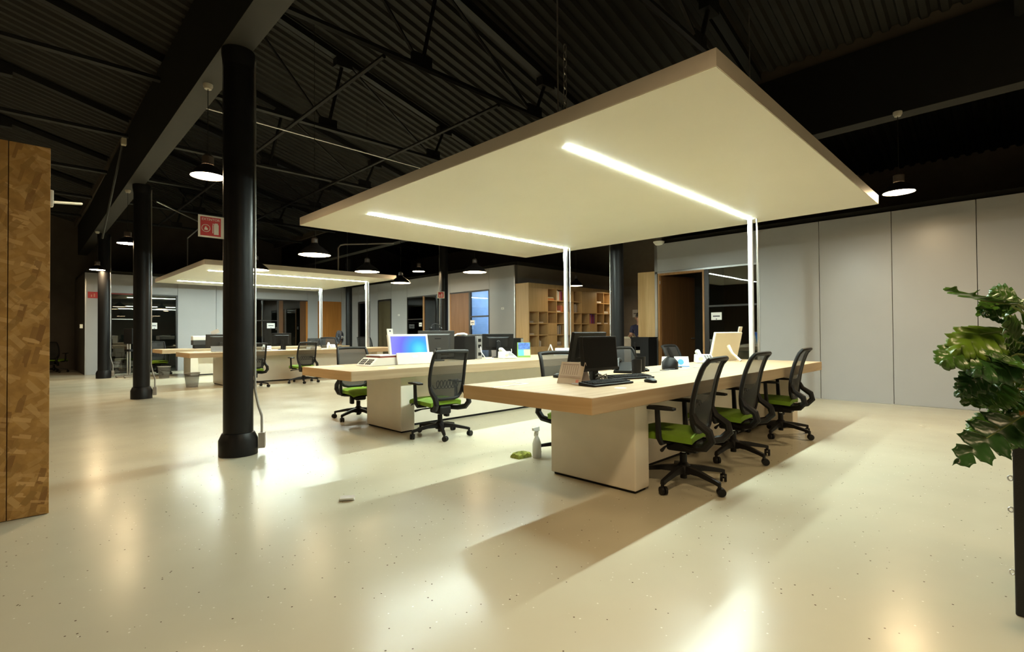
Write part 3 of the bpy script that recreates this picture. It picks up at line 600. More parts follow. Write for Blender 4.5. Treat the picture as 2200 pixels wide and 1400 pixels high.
# ------------------------------------------------------------------ task chairs (front is local +X)
def make_chair():
    t = thing('task_chair', '', 'chair', group='black mesh task chairs with green seats')
    hw = 0.235
    def ex(v): return 1 - 0.10 * abs(2 * v - 1) ** 4
    def top(u, v):
        x = -0.145 + 0.53 * u; y = (2 * v - 1) * hw * (1 - 0.16 * abs(2 * u - 1) ** 4)
        z = 0.435 - 0.022 * (2 * v - 1) ** 4 - (0.05 * max(0, (u - 0.72) / 0.28) ** 2) - 0.015 * (1 - u) ** 6 - 0.008 * math.sin(PI * u) * (1 - (2 * v - 1) ** 2)
        return (x * (0.96 + 0.04 * (1 - (2 * v - 1) ** 4)), y, z)
    def bot(u, v):
        x, y, z = top(u, v); return (x * 0.985, y * 0.98, z - 0.045 + 0.02 * max(0, (u - 0.72) / 0.28))
    MB().slab(top, bot, 10, 8).obj('seat', 'green', t, True)
    def ptop(u, v):
        x, y, z = top(u, v); return (x * 0.95, y * 0.95, z - 0.044)
    def pbot(u, v):
        return (-0.11 + 0.36 * u, (2 * v - 1) * 0.17, 0.345 + 0.03 * (2 * v - 1) ** 2 + 0.02 * u)
    MB().slab(ptop, pbot, 8, 6).obj('seat_shell', 'chairblack', t, True)
    MB().box(-0.13, 0.11, -0.075, 0.075, 0.26, 0.355).obj('mechanism', 'chairblack', t, bevel=0.02)
    MB().tube([(0.05, 0.06, 0.32), (0.06, 0.20, 0.315), (0.05, 0.29, 0.305)], [0.008, 0.008, 0.014], 6).obj('lever', 'chairblack', t, True)
    MB().box(-0.02, 0.05, -0.12, -0.07, 0.21, 0.31).obj('tension_knob', 'chairblack', t, bevel=0.012)
    MB().lathe([(0.017, 0.2), (0.017, 0.28)], 12).obj('gas_lift', 'chrome', t, True)
    MB().lathe([(0.026, 0.05), (0.028, 0.24), (0.02, 0.245)], 14).obj('column_sleeve', 'chairblack', t, True)
    MB().lathe([(0.055, 0.085), (0.05, 0.15), (0.03, 0.17)], 14).obj('hub', 'chairblack', t, True)
    for k in range(5):
        a = R(175 - 90 + 72 * k); d = Vector((math.cos(a), math.sin(a), 0)); n = Vector((-d.y, d.x, 0))
        m = MB(); P = []
        for (r_, zc, hw_, hh) in ((0.03, 0.125, 0.030, 0.026), (0.16, 0.118, 0.023, 0.018), (0.29, 0.095, 0.019, 0.014), (0.335, 0.085, 0.018, 0.014)):
            c = d * r_ + Vector((0, 0, zc)); P.append([c + n * hw_ - up * hh, c - n * hw_ - up * hh, c - n * hw_ * 0.7 + up * hh, c + n * hw_ * 0.7 + up * hh])
        vs = [q for ring in P for q in ring]; fs = [(0, 1, 2, 3)] + [(4 * i + j, 4 * i + (j + 1) % 4, 4 * i + 4 + (j + 1) % 4, 4 * i + 4 + j) for i in range(3) for j in range(4)] + [(12, 15, 14, 13)]
        m.add(vs, fs); c = d * 0.333
        m.tube([(c.x, c.y, 0.095), (c.x, c.y, 0.05)], 0.013, 8)
        leg = m.obj('leg', 'chairblack', t, True)
        ca = R(175 - 90 + 72 * k + 55); cdv = Vector((math.cos(ca), math.sin(ca), 0)); m2 = MB()
        for s in (-1, 1):
            p = c + cdv * 0.012; ax = Vector((-cdv.y, cdv.x, 0)) * s
            m2.tube([p + ax * 0.006 + up * 0.031, p + ax * 0.024 + up * 0.031], [0.031, 0.029], 14)
        m2.tube([p + up * 0.031 - ax * 0.02, p + up * 0.031 + ax * 0.02], 0.008, 6)
        m2.obj('caster', 'chairblack', leg, True)
    for s in (-1, 1):
        am = MB(); am.tube([(0.07, s * 0.14, 0.345), (0.07, s * 0.25, 0.35), (0.08, s * 0.268, 0.39), (0.09, s * 0.27, 0.60)], [0.018, 0.02, 0.022, 0.019], 8)
        arm = am.obj('armrest', 'chairblack', t, True)
        MB().slab(lambda u, v: (-0.04 + 0.25 * u, s * 0.265 + (2 * v - 1) * 0.042 * (1 - 0.3 * abs(2 * u - 1) ** 3), 0.622 - 0.008 * (2 * u - 1) ** 2), lambda u, v: (-0.04 + 0.25 * u, s * 0.265 + (2 * v - 1) * 0.040 * (1 - 0.3 * abs(2 * u - 1) ** 3), 0.598), 6, 4).obj('pad', 'chairblack', arm, True)
    KZ = [0.45, 0.50, 0.58, 0.68, 0.80, 0.92, 0.965]; KX = [-0.125, -0.135, -0.145, -0.16, -0.185, -0.225, -0.262]; KY = [0.15, 0.195, 0.215, 0.222, 0.218, 0.208, 0.20]
    def itp(z, K):
        for i in range(len(KZ) - 1):
            if z <= KZ[i + 1]: f = (z - KZ[i]) / (KZ[i + 1] - KZ[i]); return K[i] + (K[i + 1] - K[i]) * f
        return K[-1]
    def bp(y, z): return Vector((itp(z, KX) + 0.035 * (y / 0.22) ** 2 - 0.035, y, z))
    zs = [0.45 + 0.515 * i / 14 for i in range(15)]
    loop = [bp(-itp(z, KY), z) for z in zs] + [bp(itp(0.965, KY) * (2 * j / 6 - 1), 0.965) + Vector((0, 0, 0.006 * (1 - (2 * j / 6 - 1) ** 2))) for j in range(1, 6)] + [bp(itp(z, KY), z) for z in reversed(zs)] + [bp(0.15 * (1 - 2 * j / 5), 0.435) for j in range(1, 5)]
    MB().tube(loop, 0.019, 8, closed=True).obj('back_frame', 'chairblack', t, True)
    MB().grid(lambda u, v: bp((2 * v - 1) * itp(0.45 + 0.515 * u, KY), 0.45 + 0.515 * u), 14, 8).obj('back_mesh', 'mesh', t, True)
    pts = []
    for i in range(85):
        y = -0.15 + 0.30 * i / 84; ph = 2 * PI * i / 12; pts.append(bp(y + 0.026 * math.cos(ph), 0.60 + 0.046 * math.sin(ph)) + Vector((0.018, 0, 0)))
    MB().tube(pts, 0.0045, 5).obj('lumbar_spring', 'chairblack', t, True)
    for s in (-1, 1):
        MB().tube([(-0.05, s * 0.09, 0.325), (-0.14, s * 0.15, 0.325), (-0.23, s * 0.195, 0.345), (-0.28, s * 0.21, 0.40), (-0.265, s * 0.212, 0.46), (-0.18, s * 0.21, 0.52), (-0.155, s * 0.213, 0.58)], [0.024, 0.028, 0.031, 0.032, 0.031, 0.026, 0.018], 8).obj('back_bracket', 'chairblack', t, True)
    return t
chair0 = make_chair()
CHAIRS = [
 (3.68, 1.86, 96, 'black mesh task chair at the front of the nearest desk, closest to the camera', 1),
 (4.80, 1.93, 92, 'black mesh task chair at the front of the nearest desk, middle of three', 1),
 (6.20, 1.96, 95, 'black mesh task chair at the front of the nearest desk, nearest the grey wall', 1),
 (3.50, 4.72, 84, 'black mesh task chair turned away between the two near desks, green seat showing', 1),
 (3.44, 6.52, 262, 'black mesh task chair behind the scale end of the second desk', 1),
 (5.05, 12.28, 92, 'black mesh task chair in front of the far desks, fully in view', 1),
 (3.80, 12.02, 97, 'black mesh task chair half hidden right of the nearest column', 1),
 (3.10, 18.05, 268, 'black mesh task chair with green seat showing under the farthest desk', 1),
 (2.55, 20.75, 0, 'black mesh task chair in profile behind the smoked glass', 1),
 (1.00, 21.80, 60, 'black mesh task chair against the dark wall beside the chipboard partition', 1),
 (3.79, 3.02, 255, 'black mesh task chair behind the nearest desk, nearest its end', 1),
 (5.50, 3.33, 268, 'black mesh task chair behind the nearest desk behind the black pen cup', 1),
 (6.72, 3.33, 272, 'black mesh task chair behind the nearest desk behind the blue dot sign', 1),
 (5.75, 6.68, 235, 'tall black task chair beside the black computer tower behind the second desk', 1.16),
 (6.80, 14.50, 268, 'black mesh task chair behind the far desk, left of the fan', 1.09),
 (8.00, 14.50, 272, 'black mesh task chair behind the far desk, right of the fan', 1.09),
]
for i, (x, y, a, lab, s) in enumerate(CHAIRS):
    if i == 0:
        chair0.location = (x, y, 0); chair0.rotation_euler = (0, 0, R(a)); chair0['label'] = lab; CH[chair0.name] = [(c, kids(c)) for c in kids(chair0)]
    else: dup(chair0, (x, y, 0), R(a), lab, None, s)

# ------------------------------------------------------------------ things on the desks
DZ = 0.772
def monitor(name, lab, x, y, face, wd, z0, z1, mt='plastic', emblem=False, tilt=4, sticker=False):
    t = thing(name, lab, 'monitor', (x, y, DZ), R(face)); a, b = z0 - DZ, z1 - DZ; h = wd / 2
    tm = Matrix.Translation((0, 0, (a + b) / 2)) @ Matrix.Rotation(R(-tilt), 4, 'Y') @ Matrix.Translation((0, 0, -(a + b) / 2))
    m = MB(); m.box(-0.025, 0.008, -h, h, a, b, tm); m.hexa([tm @ Vector(q) for q in ((-0.05, -h * 0.6, a + 0.05), (-0.02, -h * 0.8, a + 0.03), (-0.02, h * 0.8, a + 0.03), (-0.05, h * 0.6, a + 0.05), (-0.05, -h * 0.6, b - 0.06), (-0.02, -h * 0.8, b - 0.04), (-0.02, h * 0.8, b - 0.04), (-0.05, h * 0.6, b - 0.06))])
    m.obj('casing', mt, t, bevel=0.004)
    MB().box(0.0075, 0.009, -h + 0.014, h - 0.014, a + 0.022, b - 0.014, tm).obj('screen', 'screen', t)
    MB().box(-0.085, -0.04, -0.035, 0.035, 0.01, a + 0.14).obj('neck', mt, t, bevel=0.008)
    MB().lathe([(0.10, 0), (0.098, 0.012), (0.04, 0.02), (0, 0.02)], 24, (-0.04, 0, 0)).obj('foot', mt, t, True)
    if emblem:
        e = MB(); e.tube([tm @ Vector((-0.052, 0.028 * math.cos(2 * PI * k / 20), (a + b) / 2 + 0.028 * math.sin(2 * PI * k / 20))) for k in range(20)], 0.003, 5, closed=True)
        em = e.obj('emblem', 'silver', t)
        text('lettering', 'DELL', 0.019, 'silver', t, tm @ Vector((-0.0535, 0, (a + b) / 2)), (R(90), 0, R(-90)))
    if sticker:
        MB().box(-0.0525, -0.05, -0.05, 0.05, a + 0.07, a + 0.12, tm).obj('sticker', 'silver', t); MB().box(-0.0525, -0.05, -0.05, 0.05, b - 0.12, b - 0.108, tm).obj('vent', 'plastic', t)
    return t
# nearest desk
monitor('monitor', 'black monitor with dark screen towards the camera on the nearest desk', 3.362, 2.400, -91, 0.452, 0.865, 1.137, tilt=5)
monitor('monitor', 'black monitor seen from behind back to back with the front one', 3.619, 2.724, 90, 0.467, 0.913, 1.175, tilt=12)
def keyboard(x, y, rz, lab, L_=0.45, mt='plastic'):
    t = thing('keyboard', lab, 'keyboard', (x, y, DZ), R(rz))
    MB().hexa([(-0.075, -L_ / 2, 0), (0.085, -L_ / 2, 0), (0.085, L_ / 2, 0), (-0.075, L_ / 2, 0), (-0.075, -L_ / 2, 0.014), (0.085, -L_ / 2, 0.026), (0.085, L_ / 2, 0.026), (-0.075, L_ / 2, 0.014)]).obj('body', mt, t, bevel=0.004)
    k = MB()
    for i in range(5):
        for j in range(17):
            x_ = -0.055 + i * 0.026; y_ = -L_ / 2 + 0.018 + j * (L_ - 0.03) / 17; z_ = 0.0165 + (x_ + 0.075) * 0.075
            k.box(x_, x_ + 0.021, y_, y_ + (L_ - 0.03) / 17 - 0.005, z_, z_ + 0.006)
    tag(k.obj('keys', 'plastic' if mt != 'white' else 'paper', t), kind='stuff')
keyboard(3.238, 2.248, 84, 'black keyboard in front of the black monitor on the nearest desk')
keyboard(3.791, 2.400, 70, 'second black keyboard lying behind the front keyboard', 0.42)
def mouse(x, y, rz, lab):
    t = thing('mouse', lab, 'mouse', (x, y, DZ), R(rz))
    MB().slab(lambda u, v: ((u - 0.5) * 0.115, (2 * v - 1) * 0.031 * (1 - 0.45 * abs(2 * u - 1) ** 3), 0.012 + 0.026 * math.sin(PI * min(1, u * 0.85 + 0.08)) * (1 - 0.55 * (2 * v - 1) ** 2)), lambda u, v: ((u - 0.5) * 0.112, (2 * v - 1) * 0.030 * (1 - 0.45 * abs(2 * u - 1) ** 3), 0.0), 10, 6).obj('body', 'plastic', t, True)
    MB().box(0.028, 0.042, -0.004, 0.004, 0.022, 0.036).obj('wheel', 'silver', t)
mouse(3.448, 2.914, 250, 'black mouse behind the beige desk calendar'); mouse(3.610, 2.095, 70, 'black mouse right of the keyboard near the desk edge'); mouse(4.600, 2.743, 260, 'black mouse behind the black pen cup')
def calendar(x, y, rz, lab, wd, hh, mt, front):
    t = thing('desk_calendar', lab, 'calendar', (x, y, DZ), R(rz)); b = 0.07
    MB().hexa([(b, -wd / 2, 0), (b + 0.003, -wd / 2, 0), (b + 0.003, wd / 2, 0), (b, wd / 2, 0), (0.0, -wd / 2, hh), (0.003, -wd / 2, hh), (0.003, wd / 2, hh), (0, wd / 2, hh)]).obj('front_card', mt, t)
    MB().hexa([(-b - 0.003, -wd / 2, 0), (-b, -wd / 2, 0), (-b, wd / 2, 0), (-b - 0.003, wd / 2, 0), (-0.003, -wd / 2, hh), (0, -wd / 2, hh), (0, wd / 2, hh), (-0.003, wd / 2, hh)]).obj('back_card', mt, t)
    sl = lambda z, y_, d=0.0045: (b * (1 - z / hh) + d, y_, z)
    for (z0, z1, y0, y1, mm) in front:
        MB().hexa([sl(z0, y0, 0.002), sl(z0, y0), sl(z0, y1), sl(z0, y1, 0.002), sl(z1, y0, 0.002), sl(z1, y0), sl(z1, y1), sl(z1, y1, 0.002)]).obj('print', mm, t)
    return t
calendar(3.143, 2.495, 185, 'beige folded desk calendar beside the black monitor', 0.22, 0.165, 'calcard', [(0.055, 0.058, -0.10, 0.10, 'cal_line'), (0.045, 0.048, -0.10, 0.10, 'cal_line'), (0.013, 0.034, 0.06, 0.085, 'pink')] + [(0.07 + 0.0, 0.14, -0.085 + 0.02 * k, -0.082 + 0.02 * k, 'cal_line') for k in range(8)] + [(0.143, 0.150, -0.09, 0.06, 'cal_line')])
BOXS = BX
t = thing('booklet', 'pale blue booklet lying under the front keyboard', 'booklet', (3.124, 2.381, DZ), R(-8)); BX(-0.06, 0.16, -0.10, 0.08, 0, 0.006).obj('pages', 'paper', t); BX(-0.06, 0.16, -0.10, 0.08, 0.006, 0.008).obj('cover', mat('pale_blue', (0.45, 0.52, 0.72), 0.6), t)
t = thing('pen_cup', 'black cylindrical pen cup in the middle of the nearest desk', 'cup', (4.248, 2.610, DZ)); MB().lathe([(0.045, 0), (0.048, 0.135), (0.042, 0.135), (0.04, 0.02), (0, 0.02)], 20).obj('cup', 'plastic', t, True)
MB().tube([(0.0, 0.0, 0.03), (-0.02, 0.005, 0.30)], 0.005, 6).obj('antenna', 'plastic', t)
t = thing('desk_phone', 'black desk telephone behind the pen cup', 'phone', (4.305, 2.791, DZ), R(205))
MB().hexa([(-0.09, -0.09, 0), (0.09, -0.09, 0), (0.09, 0.09, 0), (-0.09, 0.09, 0), (-0.09, -0.085, 0.10), (0.09, -0.085, 0.025), (0.09, 0.085, 0.025), (-0.09, 0.085, 0.10)]).obj('body', 'plastic', t, bevel=0.006)
MB().tube([(-0.09, -0.055, 0.115), (-0.05, -0.055, 0.125), (0.03, -0.055, 0.09), (0.08, -0.055, 0.05)], [0.028, 0.018, 0.018, 0.026], 8).obj('handset', 'plastic', t, True)
t = thing('pen_cup', 'squat black cup right of the tall pen cup', 'cup', (4.495, 2.724, DZ)); MB().lathe([(0.05, 0), (0.055, 0.15), (0.048, 0.15), (0.045, 0.02), (0, 0.02)], 18).obj('cup', 'plastic', t, True)
t = thing('telephone_headset', 'black upright handset stand in front of the blue dot sign', 'phone', (5.000, 2.667, DZ), R(190))
MB().slab(lambda u, v: ((u - 0.5) * 0.17, (2 * v - 1) * 0.085 * math.sqrt(max(0.02, 1 - (2 * u - 1) ** 2)), 0.02 + 0.12 * math.sin(PI * u) * (1 - 0.5 * (2 * v - 1) ** 2)), lambda u, v: ((u - 0.5) * 0.17, (2 * v - 1) * 0.085 * math.sqrt(max(0.02, 1 - (2 * u - 1) ** 2)), 0.0), 10, 6).obj('base', 'plastic', t, True)
MB().tube([(0.0, 0.03, 0.11), (0.0, 0.005, 0.17), (0.0, -0.02, 0.23)], [0.02, 0.024, 0.02], 8).obj('handset', 'plastic', t, True)
def signbox(x, y, rz, lab, wd, hh, dot):
    t = thing('table_sign', lab, 'sign', (x, y, DZ), R(rz)); b = 0.05
    MB().add([(b, -wd / 2, 0), (b, wd / 2, 0), (0, wd / 2, hh), (0, -wd / 2, hh), (-b, wd / 2, 0), (-b, -wd / 2, 0)], [(0, 1, 2, 3), (3, 2, 4, 5), (0, 3, 5), (1, 4, 2), (0, 5, 4, 1)]).obj('card', 'paper', t)
    n = Vector((hh, 0, b)).normalized(); u_ = Vector((-b, 0, hh)).normalized(); c0 = Vector((b / 2, dot[0], hh / 2)) + n * 0.0015
    vs = [c0 + (Vector((0, 1, 0)) * math.cos(2 * PI * k / 24) + u_ * math.sin(2 * PI * k / 24)) * dot[1] for k in range(24)]
    MB().add(vs + [v + n * 0.001 for v in vs], [tuple(range(24, 48))] + [(k, (k + 1) % 24, 24 + (k + 1) % 24, 24 + k) for k in range(24)]).obj('dot', 'bluedot', t)
    q = Vector((b * 0.93, 0, hh * 0.07)) + n * 0.0012
    MB().box(q.x - 0.001, q.x + 0.001, -wd / 2, wd / 2, q.z, q.z + 0.008).obj('stripe', 'bluedot', t)
signbox(5.295, 2.762, 222, 'white tent sign with a blue dot on the nearest desk', 0.29, 0.12, (0.055, 0.033))
signbox(7.029, 5.829, 222, 'white tent sign with a small blue mark on the second desk', 0.26, 0.12, (0.06, 0.02))
def phone(x, y, rz, lab, mt='white'):
    t = thing('desk_phone', lab, 'phone', (x, y, DZ), R(rz)); t.scale = (1.25,) * 3
    MB().hexa([(-0.10, -0.09, 0), (0.10, -0.09, 0), (0.10, 0.09, 0), (-0.10, 0.09, 0), (-0.10, -0.085, 0.085), (0.10, -0.085, 0.02), (0.10, 0.085, 0.02), (-0.10, 0.085, 0.085)]).obj('body', mt, t, bevel=0.006)
    MB().tube([(-0.10, -0.05, 0.105), (-0.06, -0.05, 0.115), (0.04, -0.05, 0.08), (0.10, -0.05, 0.045)], [0.027, 0.018, 0.018, 0.026], 8).obj('handset', mt, t, True)
    k = MB()
    for i in range(4):
        for j in range(3): z_ = 0.085 - (0.03 + i * 0.03 + 0.02) * 0.325; k.box(-0.05 + i * 0.03, -0.03 + i * 0.03, 0.0 + j * 0.026, 0.018 + j * 0.026, z_ - 0.002, z_ + 0.005)
    tag(k.obj('keys', 'silver', t), kind='stuff')
phone(6.305, 2.886, 215, 'white desk telephone behind the nearest front chair'); phone(5.562, 5.733, 250, 'white desk telephone in front of the monitor on the second desk')
phone(6.45, 13.78, 250, 'white telephone left of the fan on the far desk'); phone(4.65, 13.60, 250, 'pale telephone beside the black far monitor')
def all_in_one(x, y, rz, lab, wd, hh, lit, leg_back):
    t = thing('all_in_one_computer', lab, 'computer', (x, y, DZ), R(rz)); h = wd / 2; tl = Matrix.Translation((0, 0, 0.01)) @ Matrix.Rotation(R(-13), 4, 'Y')
    MB().box(-0.035, 0.0, -h, h, 0, hh, tl).obj('casing', 'white' if lit else 'cream', t, bevel=0.008)
    MB().box(-0.001, 0.0025, -h + 0.035, h - 0.035, 0.03, hh - 0.03, tl).obj('screen', 'screen_on' if lit else 'screen', t)
    MB().box(-0.022, -0.012, -h + 0.005, -h + 0.085, hh - 0.01, hh + 0.075, tl).obj('camera_tab', 'white' if lit else 'cream', t)
    MB().box(-0.0115, -0.0105, -h + 0.033, -h + 0.057, hh + 0.035, hh + 0.055, tl).obj('camera_mark', 'ink', t)
    MB().tube([tl @ Vector((-0.035, -0.02, 0.21)), (-0.14, -0.02, 0.11), (-0.26, -0.02, 0.012)], [0.028, 0.016, 0.016], 8).obj('stand_leg', 'white' if lit else 'cream', t, True)
    return t
all_in_one(3.729, 5.648, -96, 'white all-in-one computer showing a blue screen on the second desk', 0.58, 0.39, True, False)
all_in_one(6.800, 2.876, 82, 'cream all-in-one computer seen from behind on the nearest desk', 0.64, 0.39, False, True)
t = thing('keyboard', 'white keyboard leaning upright against the blue lit screen', 'keyboard', (3.748, 5.552, DZ), R(-96))
tl = Matrix.Rotation(R(-16), 4, 'Y'); MB().box(-0.012, 0.006, -0.265, 0.265, 0.004, 0.155, tl).obj('body', 'white', t, bevel=0.004); MB().box(0.006, 0.0075, -0.05, 0.03, 0.085, 0.12, tl).obj('mark', 'silver', t)
t = thing('weighing_scale', 'white shop scale with grey tray at the end of the second desk', 'scale', (3.352, 5.781, DZ), R(183))
MB().hexa([(-0.20, -0.16, 0), (0.25, -0.17, 0), (0.25, 0.17, 0), (-0.20, 0.16, 0), (-0.20, -0.15, 0.075), (0.14, -0.16, 0.075), (0.14, 0.16, 0.075), (-0.20, 0.15, 0.075)]).obj('body', 'white', t, bevel=0.006)
MB().box(-0.19, 0.10, -0.15, 0.15, 0.075, 0.088).obj('tray_frame', 'reddark', t); MB().box(-0.20, 0.11, -0.16, 0.16, 0.09, 0.10).obj('tray', 'chrome', t, bevel=0.004)
k = MB(); sl = lambda s_, y_, d: Vector((0.25 - 0.11 * s_, y_, 0.075 * s_)) + Vector((0.56, 0, 0.83)) * d
t.scale = (1.0, 1.0, 1.3)
for i in range(3):
    for j in range(6):
        a, b = 0.2 + i * 0.22, 0.35 + i * 0.22; y0 = -0.13 + j * 0.042 + (0.02 if j > 2 else 0)
        k.hexa([sl(a, y0, 0), sl(a, y0 + 0.03, 0), sl(b, y0 + 0.03, 0), sl(b, y0, 0), sl(a, y0, 0.004), sl(a, y0 + 0.03, 0.004), sl(b, y0 + 0.03, 0.004), sl(b, y0, 0.004)])
tag(k.obj('buttons', 'darkgrey', t), kind='stuff')
monitor('monitor', 'large charcoal monitor seen from behind on the second desk', 4.400, 6.019, 84, 0.590, 0.818, 1.208, 'darkgrey', tilt=2, sticker=True)
monitor('monitor', 'black monitor with a round emblem on its back on the second desk', 5.62, 6.02, 62, 0.52, 0.894, 1.156, emblem=True, tilt=8)
t = thing('headphones', 'black headphones lying on top of the charcoal monitor', 'headphones', (4.400, 6.029, 1.213), R(84))
MB().tube([(0, 0.09 * math.cos(a), 0.012 + 0.085 * math.sin(a)) for a in [PI * k / 12 for k in range(13)]], 0.006, 6).obj('band', 'plastic', t, True)
for s in (-1, 1): MB().tube([(0, s * 0.075, 0.02), (0, s * 0.10, 0.02)], [0.028, 0.024], 12).obj('ear_cup', 'plastic', t, True)
t = thing('computer_tower', 'black computer tower with cables on the second desk', 'computer', (4.895, 6.057, DZ), R(92)); BX(-0.2, 0.2, -0.11, 0.11, 0, 0.355).obj('case', 'plastic', t, bevel=0.006); BX(-0.202, -0.2, -0.09, 0.09, 0.02, 0.33).obj('rear_plate', 'plastic', t)
t = thing('computer_tower', 'grey backed computer tower right of the black tower', 'computer', (5.124, 6.057, DZ), R(92)); BX(-0.16, 0.16, -0.055, 0.055, 0, 0.35).obj('case', 'silver', t, bevel=0.006)
for z in (0.05, 0.17, 0.26): BX(-0.163, -0.16, -0.03, 0.03, z, z + 0.05).obj('port_plate', 'plastic', t)
t = thing('computer_tower', 'black computer tower right of the emblem monitor', 'computer', (6.000, 6.114, DZ), R(92)); BX(-0.18, 0.18, -0.13, 0.10, 0, 0.31).obj('case', 'plastic', t, bevel=0.006); BX(-0.183, -0.18, -0.13, -0.07, 0.02, 0.30).obj('rear_plate', 'silver', t)
t = thing('headset', 'white handset lying on top of the black computer tower', 'phone', (4.857, 6.029, 1.113), R(170)); MB().tube([(-0.11, 0, 0.025), (-0.06, 0, 0.045), (0.05, 0, 0.04), (0.11, 0, 0.015)], [0.024, 0.02, 0.016, 0.012], 8).obj('body', 'white', t, True)
calendar(5.943, 5.743, 228, 'picture desk calendar with a green base on the second desk', 0.21, 0.24, 'yellowgreen', [(0.13, 0.235, -0.09, 0.10, 'picture'), (0.03, 0.125, 0.0, 0.10, 'yellow'), (0.03, 0.125, -0.09, 0.0, 'bluedot')])
t = thing('sign_holder', 'white folded card standing on the second desk behind the chair', 'card', (6.705, 5.829, DZ), R(120)); MB().add([(0.07, -0.06, 0), (0.07, 0.06, 0), (0, 0.06, 0.19), (0, -0.06, 0.19), (-0.07, 0.06, 0), (-0.07, -0.06, 0)], [(0, 1, 2, 3), (3, 2, 4, 5)]).obj('card', 'paper', t)
def cable(pts, lab, mt='silver', r=0.005):
    tag(MB().tube(pts, r, 5).obj('cable', mt, None, True), lab, 'cable')
def squiggle(x, y, dx, dy, n, amp, z=DZ + 0.006):
    return [(x + dx * k / n + amp * math.sin(k * 1.7), y + dy * k / n + amp * math.cos(k * 2.3), z + 0.004 * abs(math.sin(k))) for k in range(n + 1)]
cable(squiggle(4.714, 2.591, 0.75, 0.10, 14, 0.035), 'loose dark cable wandering over the nearest desk', 'darkgrey', 0.004)
cable([(3.381 + 0.03 * math.cos(k * 0.9), 2.476 + 0.05 * math.sin(k * 0.9) - 0.004 * k, DZ + 0.012 + 0.018 * (k % 4)) for k in range(24)], 'coiled grey cable bunched behind the black monitor stand', 'silver', 0.006)
cable([(5.143, 5.895, 0.960), (5.114, 5.838, 0.875), (5.162, 5.791, 0.781), (5.257, 5.762, 0.781), (5.352, 5.829, 0.781)], 'white cable hanging from the grey tower', 'white', 0.006)
cable([(5.857, 5.953, 0.960), (5.791, 5.867, 0.865), (5.733, 5.848, 0.818), (5.686, 5.838, 0.784)], 'white cable running from the phone to the tower', 'white', 0.005)
cable([(6.600, 2.791, DZ + 0.006), (6.476, 2.705, DZ + 0.006), (6.381, 2.648, DZ + 0.006), (6.305, 2.705, DZ + 0.006), (6.343, 2.781, DZ + 0.006)], 'dark cable loop beside the cream computer', 'darkgrey', 0.005)
# far desks
monitor('monitor', 'black monitor seen from behind on the far desk', 5.08, 13.78, 90, 0.50, 0.88, 1.20, tilt=3)
monitor('monitor', 'charcoal monitor beside the nearest column on the far desk', 3.62, 13.75, 95, 0.62, 0.85, 1.18, 'darkgrey', tilt=3)
monitor('monitor', 'low dark monitor behind the far chairs under the orange door', 7.3, 16.7, 90, 0.62, 0.80, 1.03, 'darkgrey', tilt=3)
t = thing('printer', 'white printer with dark front on the farthest desk', 'printer', (4.03, 17.15, DZ), R(-95)); BX(-0.22, 0.2, -0.24, 0.24, 0.10, 0.24).obj('body', 'darkgrey', t, bevel=0.01); BX(-0.22, 0.18, -0.24, 0.24, 0.24, 0.37).obj('scanner_lid', 'white', t, bevel=0.015); BX(-0.18, 0.22, -0.20, 0.20, 0.0, 0.10).obj('paper_tray', 'plastic', t)
t = thing('price_card', 'small tilted white card above the charcoal far monitor', 'card', (3.55, 13.79, 1.19), R(-95)); MB().box(-0.002, 0.002, -0.09, 0.09, 0.0, 0.10, Matrix.Rotation(R(25), 4, 'X')).obj('card', 'paper', t)
t = thing('laptop', 'pale laptop lying in front of the charcoal far monitor', 'laptop', (3.52, 13.35, DZ), R(-95)); BX(-0.12, 0.12, -0.17, 0.17, 0, 0.02).obj('base', 'silver', t); MB().box(-0.13, -0.12, -0.17, 0.17, 0.02, 0.13).obj('lid', 'silver', t)
t = thing('desk_fan', 'dark round desk fan in front of the orange door', 'fan', (6.78, 13.93, DZ), R(175))
MB().lathe([(0.10, 0), (0.10, 0.02), (0.03, 0.035), (0.0, 0.035)], 18).obj('base', 'fan', t, True); MB().tube([(0, 0, 0.03), (0, 0, 0.22)], 0.012, 8).obj('pole', 'alu', t)
hd = MB()
for r_ in (0.05, 0.09, 0.13, 0.165, 0.19): hd.tube([(0.05, r_ * math.cos(2 * PI * k / 20), 0.30 + r_ * math.sin(2 * PI * k / 20)) for k in range(20)], 0.007, 5, closed=True)
for k in range(28): a = 2 * PI * k / 28; hd.tube([(0.055, 0.02 * math.cos(a), 0.30 + 0.02 * math.sin(a)), (0.05, 0.19 * math.cos(a), 0.30 + 0.19 * math.sin(a)), (0.0, 0.195 * math.cos(a), 0.30 + 0.195 * math.sin(a)), (-0.05, 0.17 * math.cos(a), 0.30 + 0.17 * math.sin(a)), (-0.07, 0.04 * math.cos(a), 0.30 + 0.04 * math.sin(a))], 0.005, 4)
hd.obj('guard', 'fan', t); MB().tube([(-0.10, 0, 0.30), (0.0, 0, 0.30)], [0.035, 0.05], 14).obj('motor', 'silver', t, True)
for k in range(3):
    a = 2 * PI * k / 3; c_, s_ = math.cos(a), math.sin(a)
    MB().add([(0.01, 0.02 * c_, 0.30 + 0.02 * s_), (0.035, 0.175 * math.cos(a - 0.5), 0.30 + 0.175 * math.sin(a - 0.5)), (0.0, 0.175 * math.cos(a + 0.5), 0.30 + 0.175 * math.sin(a + 0.5)), (0.012, 0.02 * c_, 0.302 + 0.02 * s_), (0.037, 0.175 * math.cos(a - 0.5), 0.302 + 0.175 * math.sin(a - 0.5)), (0.002, 0.175 * math.cos(a + 0.5), 0.302 + 0.175 * math.sin(a + 0.5))], [(0, 1, 2), (3, 5, 4), (0, 3, 4, 1), (1, 4, 5, 2), (2, 5, 3, 0)]).obj('blade', 'fan', t)
